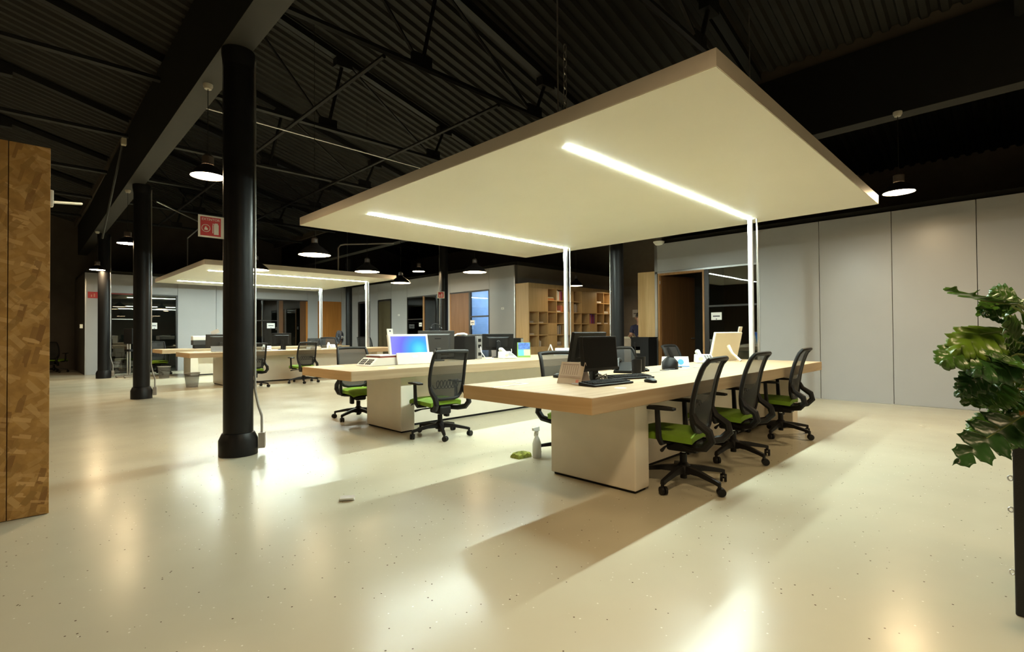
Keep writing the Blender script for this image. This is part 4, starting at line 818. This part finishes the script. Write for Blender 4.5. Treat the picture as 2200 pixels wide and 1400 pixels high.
for i, (x, y, a, lab) in enumerate(((4.35, 13.0, 20, 'white paper sheet on the far desk beside the column'), (4.75, 13.02, -10, 'white paper sheet on the far desk left of the chair'), (5.7, 13.2, 5, 'white papers behind the fully visible far chair'))):
    tag(BX(-0.15, 0.15, -0.105, 0.105, 0, 0.006 if i < 2 else 0.06).obj('paper', 'paper', loc=(x, y, DZ)), lab, 'paper').rotation_euler = (0, 0, R(a))
t = thing('pen_cup', 'small black cup in front of the far black monitor', 'cup', (5.03, 13.45, DZ)); MB().lathe([(0.04, 0), (0.045, 0.10), (0.04, 0.10), (0.037, 0.015), (0, 0.015)], 14).obj('cup', 'plastic', t, True)

# ------------------------------------------------------------------ floor things
def bin_(x, y, lab):
    t = thing('waste_bin', lab, 'bin', (x, y, 0), group='wire mesh waste bins')
    MB().lathe([(0.115, 0.012), (0.15, 0.315)], 24, cap=False).obj('basket', 'binmesh', t, True); MB().lathe([(0.117, 0), (0.117, 0.015), (0, 0.015)], 24).obj('bottom', 'conduit', t, True)
    MB().tube([(0.152 * math.cos(2 * PI * k / 24), 0.152 * math.sin(2 * PI * k / 24), 0.318) for k in range(24)], 0.007, 6, closed=True).obj('rim', 'conduit', t, True)
bin_(2.90, 13.12, 'wire mesh waste bin at the end of the nearer far desk'); bin_(2.98, 16.45, 'wire mesh waste bin under the farthest desk behind the middle column')
t = thing('spray_bottle', 'clear spray bottle standing behind the nearest desk leg', 'bottle', (3.52, 3.24, 0))
MB().lathe([(0.04, 0), (0.042, 0.01), (0.042, 0.13), (0.03, 0.17), (0.015, 0.20), (0.015, 0.22)], 16).obj('bottle', 'bottle', t, True)
MB().lathe([(0.018, 0.22), (0.018, 0.245)], 12).obj('collar', 'white', t); MB().hexa([(-0.05, -0.012, 0.255), (0.03, -0.012, 0.245), (0.03, 0.012, 0.245), (-0.05, 0.012, 0.255), (-0.055, -0.01, 0.28), (0.03, -0.01, 0.285), (0.03, 0.01, 0.285), (-0.055, 0.01, 0.28)]).obj('nozzle', 'white', t)
MB().tube([(-0.02, 0, 0.25), (-0.03, 0, 0.225), (-0.028, 0, 0.20)], 0.006, 6).obj('trigger', 'white', t)
cl = MB(); cl.slab(lambda u, v: ((u - 0.5) * 0.16, (v - 0.5) * 0.11, 0.018 + 0.022 * abs(math.sin(7 * u + 3 * v)) + 0.018 * math.sin(PI * u) * math.sin(PI * v)), lambda u, v: ((u - 0.5) * 0.17, (v - 0.5) * 0.12, 0.0), 12, 8)
tag(cl.obj('cleaning_cloth', 'cloth', None, True, loc=(3.43, 3.36, 0)), 'crumpled green and yellow cloth on the floor by the spray bottle', 'cloth')
sp = MB(); sp.slab(lambda u, v: ((u - 0.5) * 0.10, (v - 0.5) * 0.07, 0.003 + 0.022 * (abs(v - 0.5) * 2) ** 2), lambda u, v: ((u - 0.5) * 0.10, (v - 0.5) * 0.07, 0.001 + 0.022 * (abs(v - 0.5) * 2) ** 2), 4, 6)
tag(sp.obj('paper_scrap', 'paper', None, loc=(1.69, 3.37, 0)), 'small curled scrap lying on the open floor', 'scrap').rotation_euler = (0, 0, R(-35))
# mobile display stand in front of the smoked glass
t = thing('display_stand', 'black screen on a wheeled two post stand before the smoked glass', 'stand', (2.36, 17.6, 0), R(20))
BX(-0.22, 0.22, -0.22, -0.17, 0.02, 0.06).obj('foot', 'alu', t); BX(-0.22, 0.22, 0.17, 0.22, 0.02, 0.06).obj('foot', 'alu', t); BX(-0.03, 0.03, -0.22, 0.22, 0.03, 0.07).obj('crossbar', 'alu', t)
for s in (-0.06, 0.06): MB().tube([(0, s, 0.06), (0, s, 0.95)], 0.018, 8).obj('post', 'alu', t)
BX(-0.03, 0.03, -0.20, 0.20, 0.93, 1.36).obj('screen_case', 'plastic', t, bevel=0.01); BX(-0.05, 0.05, -0.12, 0.12, 0.72, 0.78).obj('shelf', 'plastic', t)
for (a, b) in ((-0.2, -0.195), (0.2, -0.195), (-0.2, 0.195), (0.2, 0.195)): MB().tube([(a, b - 0.01, 0.02), (a, b + 0.01, 0.02)], 0.02, 10).obj('caster', 'plastic', t)

# ------------------------------------------------------------------ signs
t = thing('extinguisher_sign', 'red and white fire extinguisher sign projecting from the nearest column', 'sign', (1.348, 5.40, 2.19))
BX(-0.108, 0.108, -0.003, 0.003, -0.103, 0.103).obj('plate', 'signwhite', t); BX(-0.09, 0.082, -0.0045, -0.003, -0.088, 0.088).obj('field', 'red', t)
text('lettering', 'EXTINTOR', 0.031, 'signwhite', t, (-0.004, -0.0052, 0.065), (R(90), 0, 0))
MB().tube([(-0.045 + 0.034 * math.cos(2 * PI * k / 20), -0.0055, -0.018 + 0.034 * math.sin(2 * PI * k / 20)) for k in range(20)], 0.003, 5, closed=True).obj('ring', 'signwhite', t)
MB().add([(-0.045 + x_, -0.0055 + d, -0.02 + z_) for d in (0, -0.001) for (x_, z_) in ((-0.014, -0.014), (0.014, -0.016), (0.017, 0.0), (0.006, 0.008), (0.0, 0.024), (-0.010, 0.006))], [(0, 1, 2, 3, 4, 5), (11, 10, 9, 8, 7, 6)]).obj('flame', 'signwhite', t)
m = MB(); m.box(0.022, 0.062, -0.0055, -0.0045, -0.072, 0.022); m.box(0.030, 0.056, -0.0055, -0.0045, 0.022, 0.036); m.box(0.010, 0.016, -0.0055, -0.0045, -0.06, 0.018); m.box(0.010, 0.032, -0.0055, -0.0045, 0.024, 0.03); m.obj('extinguisher_picture', 'signwhite', t)
MB().tube([(0.095, 0, 0.103), (0.095, 0, 1.77)], 0.002, 5).obj('wire', 'steel', t)
def red_sign(x, y, z, rz, lab, wd, hh, border):
    t = thing('safety_sign', lab, 'sign', (x, y, z), R(rz))
    BX(-0.003, 0.003, -wd / 2, wd / 2, -hh / 2, hh / 2).obj('plate', 'signwhite' if border else 'red', t)
    if border: BX(-0.0045, -0.003, -wd * 0.36, wd * 0.36, -hh * 0.4, hh * 0.4).obj('field', 'red', t)
    m = MB(); m.box(-0.006, -0.0045, -wd * 0.20, -wd * 0.06, -hh * 0.3, hh * 0.22); m.box(-0.006, -0.0045, wd * 0.08, wd * 0.22, -hh * 0.3, hh * 0.05); m.obj('symbol', 'pink' if not border else 'signwhite', t)
red_sign(8.52, 11.42, 2.235, 60, 'red safety sign with pale border on the column beside the brown door', 0.20, 0.19, True)
red_sign(1.76, FY - 0.006, 2.385, 90, 'plain red safety sign on the pale far wall behind the farthest left column', 0.24, 0.19, False)
t = thing('wall_dome', 'small white dome at the top corner of the grey right wall', 'detector', (WX - 0.02, 5.50, 3.10)); MB().lathe([(0.0, -0.08), (0.07, -0.07), (0.11, -0.03), (0.12, 0.0), (0.0, 0.0)], 18).obj('dome', 'white', t, True)
for y, z, lab in ((10.386, 1.86, 'small round plate on the grey wall left of the bookcase'), (15.776, 1.83, 'small pale plate on the grey wall between far doors')):
    t = thing('wall_plate', lab, 'plate', (WX - 0.006, y, z)); BX(0, 0.006, -0.055, 0.055, -0.03, 0.03).obj('plate', 'white', t, bevel=0.002); BX(-0.002, 0.0, -0.02, 0.02, -0.01, 0.01).obj('button', 'silver', t)
t = thing('wall_switch', 'pale switch on the dark wall edge beside the pale far wall', 'switch', (1.50, FY + 0.06, 1.45)); BX(-0.035, 0.035, -0.01, 0.03, -0.06, 0.06).obj('plate', 'cream', t); BX(-0.015, 0.015, -0.014, -0.01, -0.03, 0.03).obj('rocker', 'white', t)
t = thing('tube_fixture', 'white bracket with a pale arm at the edge of the chipboard partition', 'fixture', (0.192, 4.63, 2.10), 0); BX(-0.012, 0.014, -0.03, 0.03, -0.055, 0.055).obj('bracket', 'white', t, bevel=0.006); MB().tube([(0.01, 0.01, -0.02), (0.19, 0.42, 0.075)], 0.010, 8).obj('arm', 'cream', t)
t = thing('speaker_box', 'small cream box on the left face of the deep beam', 'speaker', (1.35, 10.6, 4.42)); BX(-0.04, 0.03, -0.045, 0.045, -0.06, 0.06).obj('case', 'cream', t, bevel=0.01); BX(-0.044, -0.04, -0.03, 0.03, -0.045, 0.045).obj('grille', 'cupwhite', t)

# ------------------------------------------------------------------ library recess: bookcase, panel, cabinets, person
t = thing('bookcase', 'long oak bookcase with square pigeonholes in the recess', 'bookcase', (9.94, 9.40, 0))
P_ = 0.384; NC = 11; D_ = 0.49; ZR = [2.40, 2.075, 1.75, 1.425, 1.10, 0.775]
BX(0, NC * P_ + 0.02, D_ - 0.015, D_, 0.0, 2.50).obj('back_panel', 'oakZ', t)
BX(-0.02, NC * P_ + 0.04, -0.01, D_, 2.40, 2.52).obj('top_panel', 'oakZ', t)
for k in range(NC + 1): BX(k * P_ - 0.011 if k else -0.02, k * P_ + 0.011, 0.0 if k else -0.01, D_ - 0.015, 0.0, 2.40).obj('side_panel' if k in (0, NC) else 'divider', 'oakZ', t)
for z in ZR[1:]: BX(0.011, NC * P_ - 0.011, 0.003, D_ - 0.016, z - 0.011, z + 0.011).obj('shelf', 'oakZ', t)
closed = {(0, 0), (1, 0), (0, 1), (1, 1), (2, 3), (2, 4), (4, 0), (4, 2), (4, 3), (6, 0), (7, 0), (6, 1), (7, 1), (7, 3), (7, 4), (9, 3), (9, 4), (5, 4), (6, 4), (8, 4), (10, 0), (10, 1), (10, 2), (10, 3), (10, 4)}
done = set()
for (c, r) in sorted(closed):
    if (c, r) in done: continue
    c1, r1 = c, r
    if (c, r) in ((0, 0), (6, 0)): c1, r1 = c + 1, r + 1
    for cc in range(c, c1 + 1):
        for rr in range(r, r1 + 1): done.add((cc, rr))
    BX(c * P_ + 0.004, (c1 + 1) * P_ - 0.004, -0.014, 0.004, ZR[r1 + 1] + 0.004, ZR[r] - 0.004).obj('door', 'oakZ', t)
for c in range(NC): BX(c * P_ + 0.003, (c + 1) * P_ - 0.003, -0.014, 0.0, 0.06, 0.77).obj('base_door', 'oakZ', t)
bk = [0]
def book(c, r, off, wd, hh, mt, lab, dep=0.22):
    x = 9.94 + c * P_ + 0.03 + off; z = ZR[r + 1] + 0.012
    t = thing('book', lab, 'book', (x + wd / 2, 9.45, z), group='books and boxes in the bookcase')
    BX(-wd / 2, wd / 2, 0, dep, 0, hh).obj('cover', mt, t); BX(-wd / 2 + 0.004, wd / 2 - 0.004, 0.004, dep + 0.002, 0.004, hh + 0.001).obj('pages', 'paper', t)
for c, r, lst in ((2, 0, [(0, .30, .05, 'orange'), (0.02, .26, .03, 'yellow')]), (3, 0, [(0, .045, .27, 'paper'), (.05, .05, .28, 'white'), (.105, .04, .26, 'paper'), (.15, .05, .27, 'pink'), (.205, .04, .28, 'purple'), (.25, .04, .25, 'reddark')]), (3, 1, [(0.0, .20, .03, 'paper'), (.21, .06, .19, 'pink'), (.28, .05, .16, 'orange')]), (3, 3, [(.04, .04, .24, 'greycover'), (.09, .03, .26, 'calcard'), (.17, .04, .27, 'greycover')]),
                  (4, 1, [(.0, .05, .22, 'greycover'), (.06, .06, .25, 'calcard')]), (5, 1, [(0, .04, .26, 'reddark'), (.05, .05, .24, 'greycover'), (.11, .04, .25, 'calcard'), (.16, .05, .22, 'greycover')]), (7, 2, [(0, .06, .28, 'purple'), (.065, .05, .27, 'pink'), (.12, .07, .29, 'purple'), (.195, .05, .27, 'reddark'), (.25, .05, .28, 'purple')]), (8, 0, [(.02, .26, .05, 'paper')]), (9, 1, [(.06, .22, .07, 'white')]), (8, 2, [(.0, .28, .03, 'paper')]), (9, 2, [(.02, .24, .03, 'paper')]), (1, 2, [(.02, .2, .03, 'calcard')]), (0, 2, [(.02, .18, .05, 'greycover')]), (0, 3, [(.02, .2, .04, 'calcard')]), (1, 4, [(.02, .04, .18, 'greycover'), (.07, .05, .15, 'calcard')]), (3, 4, [(.03, .2, .06, 'greycover'), (.03, .18, .05, 'calcard')])):
    prev = 0
    for n_, (off, wd, hh, mt) in enumerate(lst):
        names = {'orange': 'orange', 'yellow': 'pale yellow', 'paper': 'white', 'white': 'off-white', 'pink': 'pink', 'purple': 'purple', 'reddark': 'dark red', 'greycover': 'grey brown', 'calcard': 'beige'}
        lie = 'lying' if wd > 0.15 else 'upright'
        cn = ['first', 'second', 'third', 'fourth', 'fifth', 'sixth', 'seventh', 'eighth', 'ninth', 'tenth', 'eleventh'][c]; rn = ['top', 'second', 'third', 'fourth', 'bottom'][r]; on = ['first', 'second', 'third', 'fourth', 'fifth', 'sixth'][n_]
        lab = '%s %s book, %s in the pigeonhole of %s column, %s row' % (names[mt], lie, on, cn, rn)
        book(c, r, off, wd, hh, mt, lab)
        if lie == 'lying' and n_ > 0:
            o = [q for q in C.objects if q.get('label') == lab][0]; o.location.z += prev + 0.003
        prev = hh if lie == 'lying' else 0
t = thing('oak_panel', 'tall pale oak panel closing the recess beside the brown door', 'panel', (9.93, 5.62, 0)); BX(0, 0.05, 0, 0.43, 0.0, 2.48).obj('board', 'oakZ', t, bevel=0.002); BX(0.05, 0.09, 0.02, 0.06, 0, 2.44).obj('batten', 'oakZ', t)
t = thing('black_cabinet', 'black cabinet with an open niche before the oak panel', 'cabinet', (9.42, 5.50, 0))
BX(0, 0.34, 0, 0.03, 0, 1.03).obj('side_panel', 'plastic', t); BX(0, 0.34, 0.39, 0.42, 0, 1.03).obj('side_panel', 'plastic', t); BX(-0.01, 0.35, -0.01, 0.43, 1.03, 1.06).obj('top', 'plastic', t); BX(0.32, 0.34, 0.03, 0.39, 0, 1.03).obj('back_panel', 'plastic', t)
BX(-0.004, 0.015, 0.0, 0.20, 0, 1.03).obj('door', 'plastic', t); BX(0, 0.32, 0.03, 0.39, 0.86, 1.03).obj('drawer', 'plastic', t); BX(0, 0.32, 0.03, 0.39, 0.70, 0.72).obj('shelf', 'plastic', t); BX(0.0, 0.02, 0.20, 0.42, 0.0, 0.70).obj('door', 'plastic', t); BX(0.05, 0.25, 0.22, 0.37, 0.72, 0.78).obj('tray', 'calcard', t)
t = thing('low_counter', 'pale low counter standing in the recess behind the black column', 'counter', (11.5, 7.15, 0)); BX(0, 0.5, 0, 1.3, 0, 1.0).obj('body', 'calcard', t); BX(-0.02, 0.52, -0.02, 1.32, 1.0, 1.045).obj('top', 'cream', t)
t = thing('wall_notice', 'small white notice on the taupe wall above the person', 'notice', (15.19, 9.33, 1.80)); BX(-0.004, 0, -0.06, 0.14, -0.13, 0.13).obj('sheet', 'paper', t); BX(-0.005, -0.004, -0.04, 0.1, -0.02, 0.02).obj('print', 'silver', t)
# person leaning behind the panel, seen only as a sliver
def skin(name, pts, edges, rad, mt, parent, sub=1):
    me = bpy.data.meshes.new(name); me.from_pydata(pts, edges, []); o = bpy.data.objects.new(name, me); C.objects.link(o); o.parent = parent
    sk = o.modifiers.new('skin', 'SKIN'); sk.use_smooth_shade = True
    if not me.skin_vertices: me.skin_vertices.new()
    for i, r_ in enumerate(rad):
        sv = me.skin_vertices[0].data[i]; sv.radius = (r_, r_) if not isinstance(r_, tuple) else r_; sv.use_root = (i == 0)
    ss = o.modifiers.new('sub', 'SUBSURF'); ss.levels = sub; ss.render_levels = sub
    me.materials.append(M_[mt]); return o
per = thing('person', 'person in a navy shirt leaning on the cabinet, half hidden by the oak panel', 'person', (10.46, 6.31, 0), R(195))
# local: +X is front, feet on z = 0
pt_ = [(0, 0, .86), (0, 0, 1.0), (.02, 0, 1.16), (.05, 0, 1.28), (.07, 0, 1.345), (.09, 0, 1.40),
       (0, .09, .82), (.02, .10, .45), (-.01, .10, .09), (.12, .11, .03), (0, -.09, .82), (.02, -.10, .45), (-.01, -.10, .09), (.12, -.11, .03),
       (.05, .17, 1.27), (.10, .21, 1.06), (.32, .16, 1.09), (.40, .13, 1.09), (.05, -.17, 1.27), (.10, -.21, 1.06), (.32, -.16, 1.09), (.40, -.13, 1.09), (.105, 0, 1.46), (.115, 0, 1.54)]
ed_ = [(0, 1), (1, 2), (2, 3), (3, 4), (4, 5), (0, 6), (6, 7), (7, 8), (8, 9), (0, 10), (10, 11), (11, 12), (12, 13), (3, 14), (14, 15), (15, 16), (16, 17), (3, 18), (18, 19), (19, 20), (20, 21), (5, 22), (22, 23)]
rd_ = [(.13, .11), (.12, .10), (.14, .11), (.12, .09), .055, .05, .085, .055, .04, .035, .085, .055, .04, .035, .06, .042, .03, .032, .06, .042, .03, .032, (.075, .085), (.07, .08)]
skin('body', pt_, ed_, rd_, 'skin', per)
skin('shirt', pt_[0:5] + [pt_[14], tuple((Vector(pt_[14]) * .3 + Vector(pt_[15]) * .7)), pt_[18], tuple((Vector(pt_[18]) * .3 + Vector(pt_[19]) * .7))], [(0, 1), (1, 2), (2, 3), (3, 4), (3, 5), (5, 6), (3, 7), (7, 8)], [(.14, .12), (.135, .115), (.155, .125), (.135, .105), .062, .072, .058, .072, .058], 'shirt', per)
skin('trousers', [pt_[0], pt_[6], pt_[7], (-.01, .10, .10), pt_[10], pt_[11], (-.01, -.10, .10)], [(0, 1), (1, 2), (2, 3), (0, 4), (4, 5), (5, 6)], [(.145, .125), .097, .068, .058, .097, .068, .058], 'trousers', per)
MB().slab(lambda u, v: (.108 + .088 * math.cos(2 * PI * v) * math.sin(PI * u * .52) - .012, .086 * math.sin(2 * PI * v) * math.sin(PI * u * .52), 1.53 + .10 * math.cos(PI * u * .52)), lambda u, v: (.108 + .07 * math.cos(2 * PI * v) * math.sin(PI * u * .52) - .012, .07 * math.sin(2 * PI * v) * math.sin(PI * u * .52), 1.53 + .08 * math.cos(PI * u * .52)), 8, 16).obj('hair', 'hair', per, True)
for s in (-1, 1):
    MB().lathe([(0, -.009), (.009, -.004), (.011, 0), (.009, .004), (0, .009)], 10, (.182, s * .03, 1.50)).obj('eye', 'ink', per, True)
    MB().lathe([(0, -.03), (.016, -.015), (.018, .005), (.012, .025), (0, .03)], 8, (.10, s * .088, 1.49)).obj('ear', 'skin', per, True)
    hand = MB()
    for k in range(4): hand.tube([(.41, s * .13 + (k - 1.5) * .019, 1.085), (.455 + .008 * (k in (1, 2)), s * .125 + (k - 1.5) * .019, 1.09), (.49 + .012 * (k in (1, 2)), s * .12 + (k - 1.5) * .018, 1.072)], [.0095, .009, .0075], 6)
    hand.tube([(.39, s * .09, 1.085), (.425, s * .065, 1.085), (.45, s * .06, 1.075)], [.011, .010, .008], 6)
    hand.obj('fingers', 'skin', per, True)
MB().lathe([(.004, .03), (.010, .012), (.016, 0), (0, -.008)], 8, (.192, 0, 1.465)).obj('nose', 'skin', per, True)
BX(.178, .186, -.022, .022, 1.428, 1.436).obj('mouth', 'pink', per)

# ------------------------------------------------------------------ plant on the black case at the right edge
t = thing('flight_case', 'black ribbed case with steel rings under the plant at the right edge', 'case', (2.93, 0.045, 0))
BX(0, 0.72, -0.95, 0, 0.0, 0.70).obj('case', 'caseblack', t, bevel=0.006)
for z in (0.652, 0.554, 0.424, 0.167):
    MB().tube([(0.02 + 0.0, 0.008 + 0.008 * math.cos(2 * PI * k / 12), z + 0.010 * math.sin(2 * PI * k / 12)) for k in range(12)], 0.003, 5, closed=True).obj('ring', 'chrome', t, True)
t = thing('wooden_planter', 'orange brown wooden planter standing on the black case', 'planter', (2.975, 0.025, 0.70))
BX(0.0, 0.03, -0.80, 0, 0, 0.22).obj('side_board', 'planterwood', t); BX(0.52, 0.55, -0.80, 0, 0, 0.22).obj('side_board', 'planterwood', t); BX(0.03, 0.52, -0.03, 0, 0, 0.22).obj('end_board', 'planterwood', t); BX(0.03, 0.52, -0.80, -0.77, 0, 0.22).obj('end_board', 'planterwood', t); BX(0.03, 0.52, -0.77, -0.03, 0.0, 0.18).obj('soil', mat('soil', (0.03, 0.02, 0.012), 0.9), t)
O = Vector((3.25, -0.28, 0.88))
plant = thing('split_leaf_plant', 'bushy green split leaf plant at the right edge of the view', 'plant', O)
LEAVES = [((3.032, 0.024, 1.273), (2.543, 0.226, 1.306), .10, .15), ((3.266, 0.003, 1.269), (3.161, 0.106, 1.35), .10, .8), ((3.067, 0.06, 1.286), (2.906, 0.149, 1.248), .06, .5), ((3.385, 0.027, 1.208), (3.299, 0.083, 1.26), .05, .6), ((3.053, 0.075, 1.205), (2.859, 0.125, 1.239), .06, .8),
 ((2.935, 0.052, 1.165), (2.573, 0.199, 1.142), .12, .6), ((2.892, 0.025, 1.118), (2.775, 0.068, 1.184), .09, 1.3), ((2.798, 0.117, 1.119), (2.502, 0.228, 1.061), .10, .7), ((2.949, 0.109, 1.096), (2.798, 0.189, 1.047), .06, .8), ((2.821, 0.025, 1.073), (2.565, 0.138, 1.009), .12, 1.2),
 ((3.125, 0.006, 1.043), (2.984, 0.075, 1.106), .10, 1.1), ((2.881, 0.108, 1.002), (2.656, 0.19, 0.946), .07, .9), ((2.888, 0.102, 0.944), (2.667, 0.181, 0.855), .08, .9), ((2.929, 0.061, 0.963), (2.738, 0.111, 0.876), .09, 1.0), ((2.97, 0.021, 0.914), (2.866, 0.055, 0.845), .06, 1.1),
 ((3.152, 0.051, 0.979), (2.997, 0.135, 0.939), .09, .8), ((2.906, 0.016, 0.817), (2.432, 0.206, 0.689), .105, .35), ((3.034, 0.03, 0.819), (2.679, 0.17, 0.809), .08, .4), ((2.77, 0.006, 1.022), (2.55, 0.083, 1.056), .10, .9), ((2.911, 0.012, 0.798), (2.804, 0.049, 0.716), .06, .9),
 ((3.125, 0.004, 1.184), (3.146, -0.119, 1.305), .10, .6), ((2.983, 0.005, 1.145), (2.85, -0.10, 1.073), .10, .7), ((3.119, 0.016, 0.95), (3.0, -0.10, 0.90), .10, .6), ((3.04, 0.019, 1.095), (2.805, 0.111, 1.062), .11, 1.0),
 ((3.05, -0.05, 1.06), (2.82, -0.02, 1.0), .12, .9), ((3.10, -0.02, 1.12), (2.90, 0.06, 1.09), .12, 1.1), ((3.3, -0.3, 1.3), (3.35, -0.55, 1.38), .13, .3), ((3.4, -0.4, 1.2), (3.65, -0.5, 1.15), .13, .4), ((3.2, -0.5, 1.1), (3.0, -0.75, 1.05), .13, .5)]
CAMP = Vector((0, 0, 1.17))
for i, (b, tp, W, face) in enumerate(LEAVES):
    b = Vector(b); tp = Vector(tp); ax = (tp - b); Ln = ax.length; ax.normalize()
    face = min(1.0, 0.35 + 0.65 * face) if i else 0.05
    nrm = Vector((-0.92, -0.12, 0.30)) * face + Vector((0.0, 0.15, 0.75)) * (1 - face) + Vector((random.uniform(-.25, .25), random.uniform(-.25, .25), random.uniform(-.15, .3)))
    nrm = (nrm - ax * nrm.dot(ax)).normalized(); sd = ax.cross(nrm)
    m = MB(); NU = 60; NV = 4; nl = 4.6 + (i % 3) * 0.5; rows = []
    for q in range(NU + 1):
        u = q / NU; env = (math.sin(PI * min(1, u * 0.90 + 0.10)) ** 0.65) * (1.18 - 0.50 * u)
        row = []
        for s in range(-NV, NV + 1):
            f_ = s / NV; ph = PI * (nl * u + (0.35 if s > 0 else 0.05)); lob = 0.13 + 0.87 * abs(math.sin(ph)) ** 1.1
            hw_ = 0.84 * W * env * lob * (1 + 0.12 * math.sin(q * 2.1 + i)) if q < NU else 0.001
            uu = min(1.06, u + 0.55 * abs(f_) ** 1.3 * hw_ / Ln); droop = -0.16 * Ln * uu * uu * (0.4 + 0.5 * (i % 3))
            row.append(b + ax * (uu * Ln * 0.95) + sd * (f_ * hw_) + nrm * (0.10 * abs(f_) * hw_ - 0.25 * W * f_ * f_ * (1 if i % 2 else -0.4) + 0.010 * math.sin(ph * 2) * abs(f_)) + Vector((0, 0, droop + 0.10 * Ln * u * u)) - O)
        rows.append(row)
    vs = [v for r_ in rows for v in r_]; n_ = 2 * NV + 1
    m.add(vs, [(q * n_ + s, (q + 1) * n_ + s, (q + 1) * n_ + s + 1, q * n_ + s + 1) for q in range(NU) for s in range(n_ - 1)])
    lf = m.obj('leaf', ('leaf', 'leaf2', 'leaf', 'leaf3')[(i * 7 // 3) % 4], plant, True); so = lf.modifiers.new('thick', 'SOLIDIFY'); so.thickness = 0.0012
    mid = (b + O) / 2 + Vector((0, 0.0, 0.06)); src = O + Vector((random.uniform(-.05, .05), random.uniform(-.05, .05), 0))
    MB().tube([src - O, (mid - O), (b - O), (b - O) + ax * Ln * 0.5 - nrm * 0.002], [0.008, 0.006, 0.004, 0.002], 6).obj('stem', 'stem', plant, True)
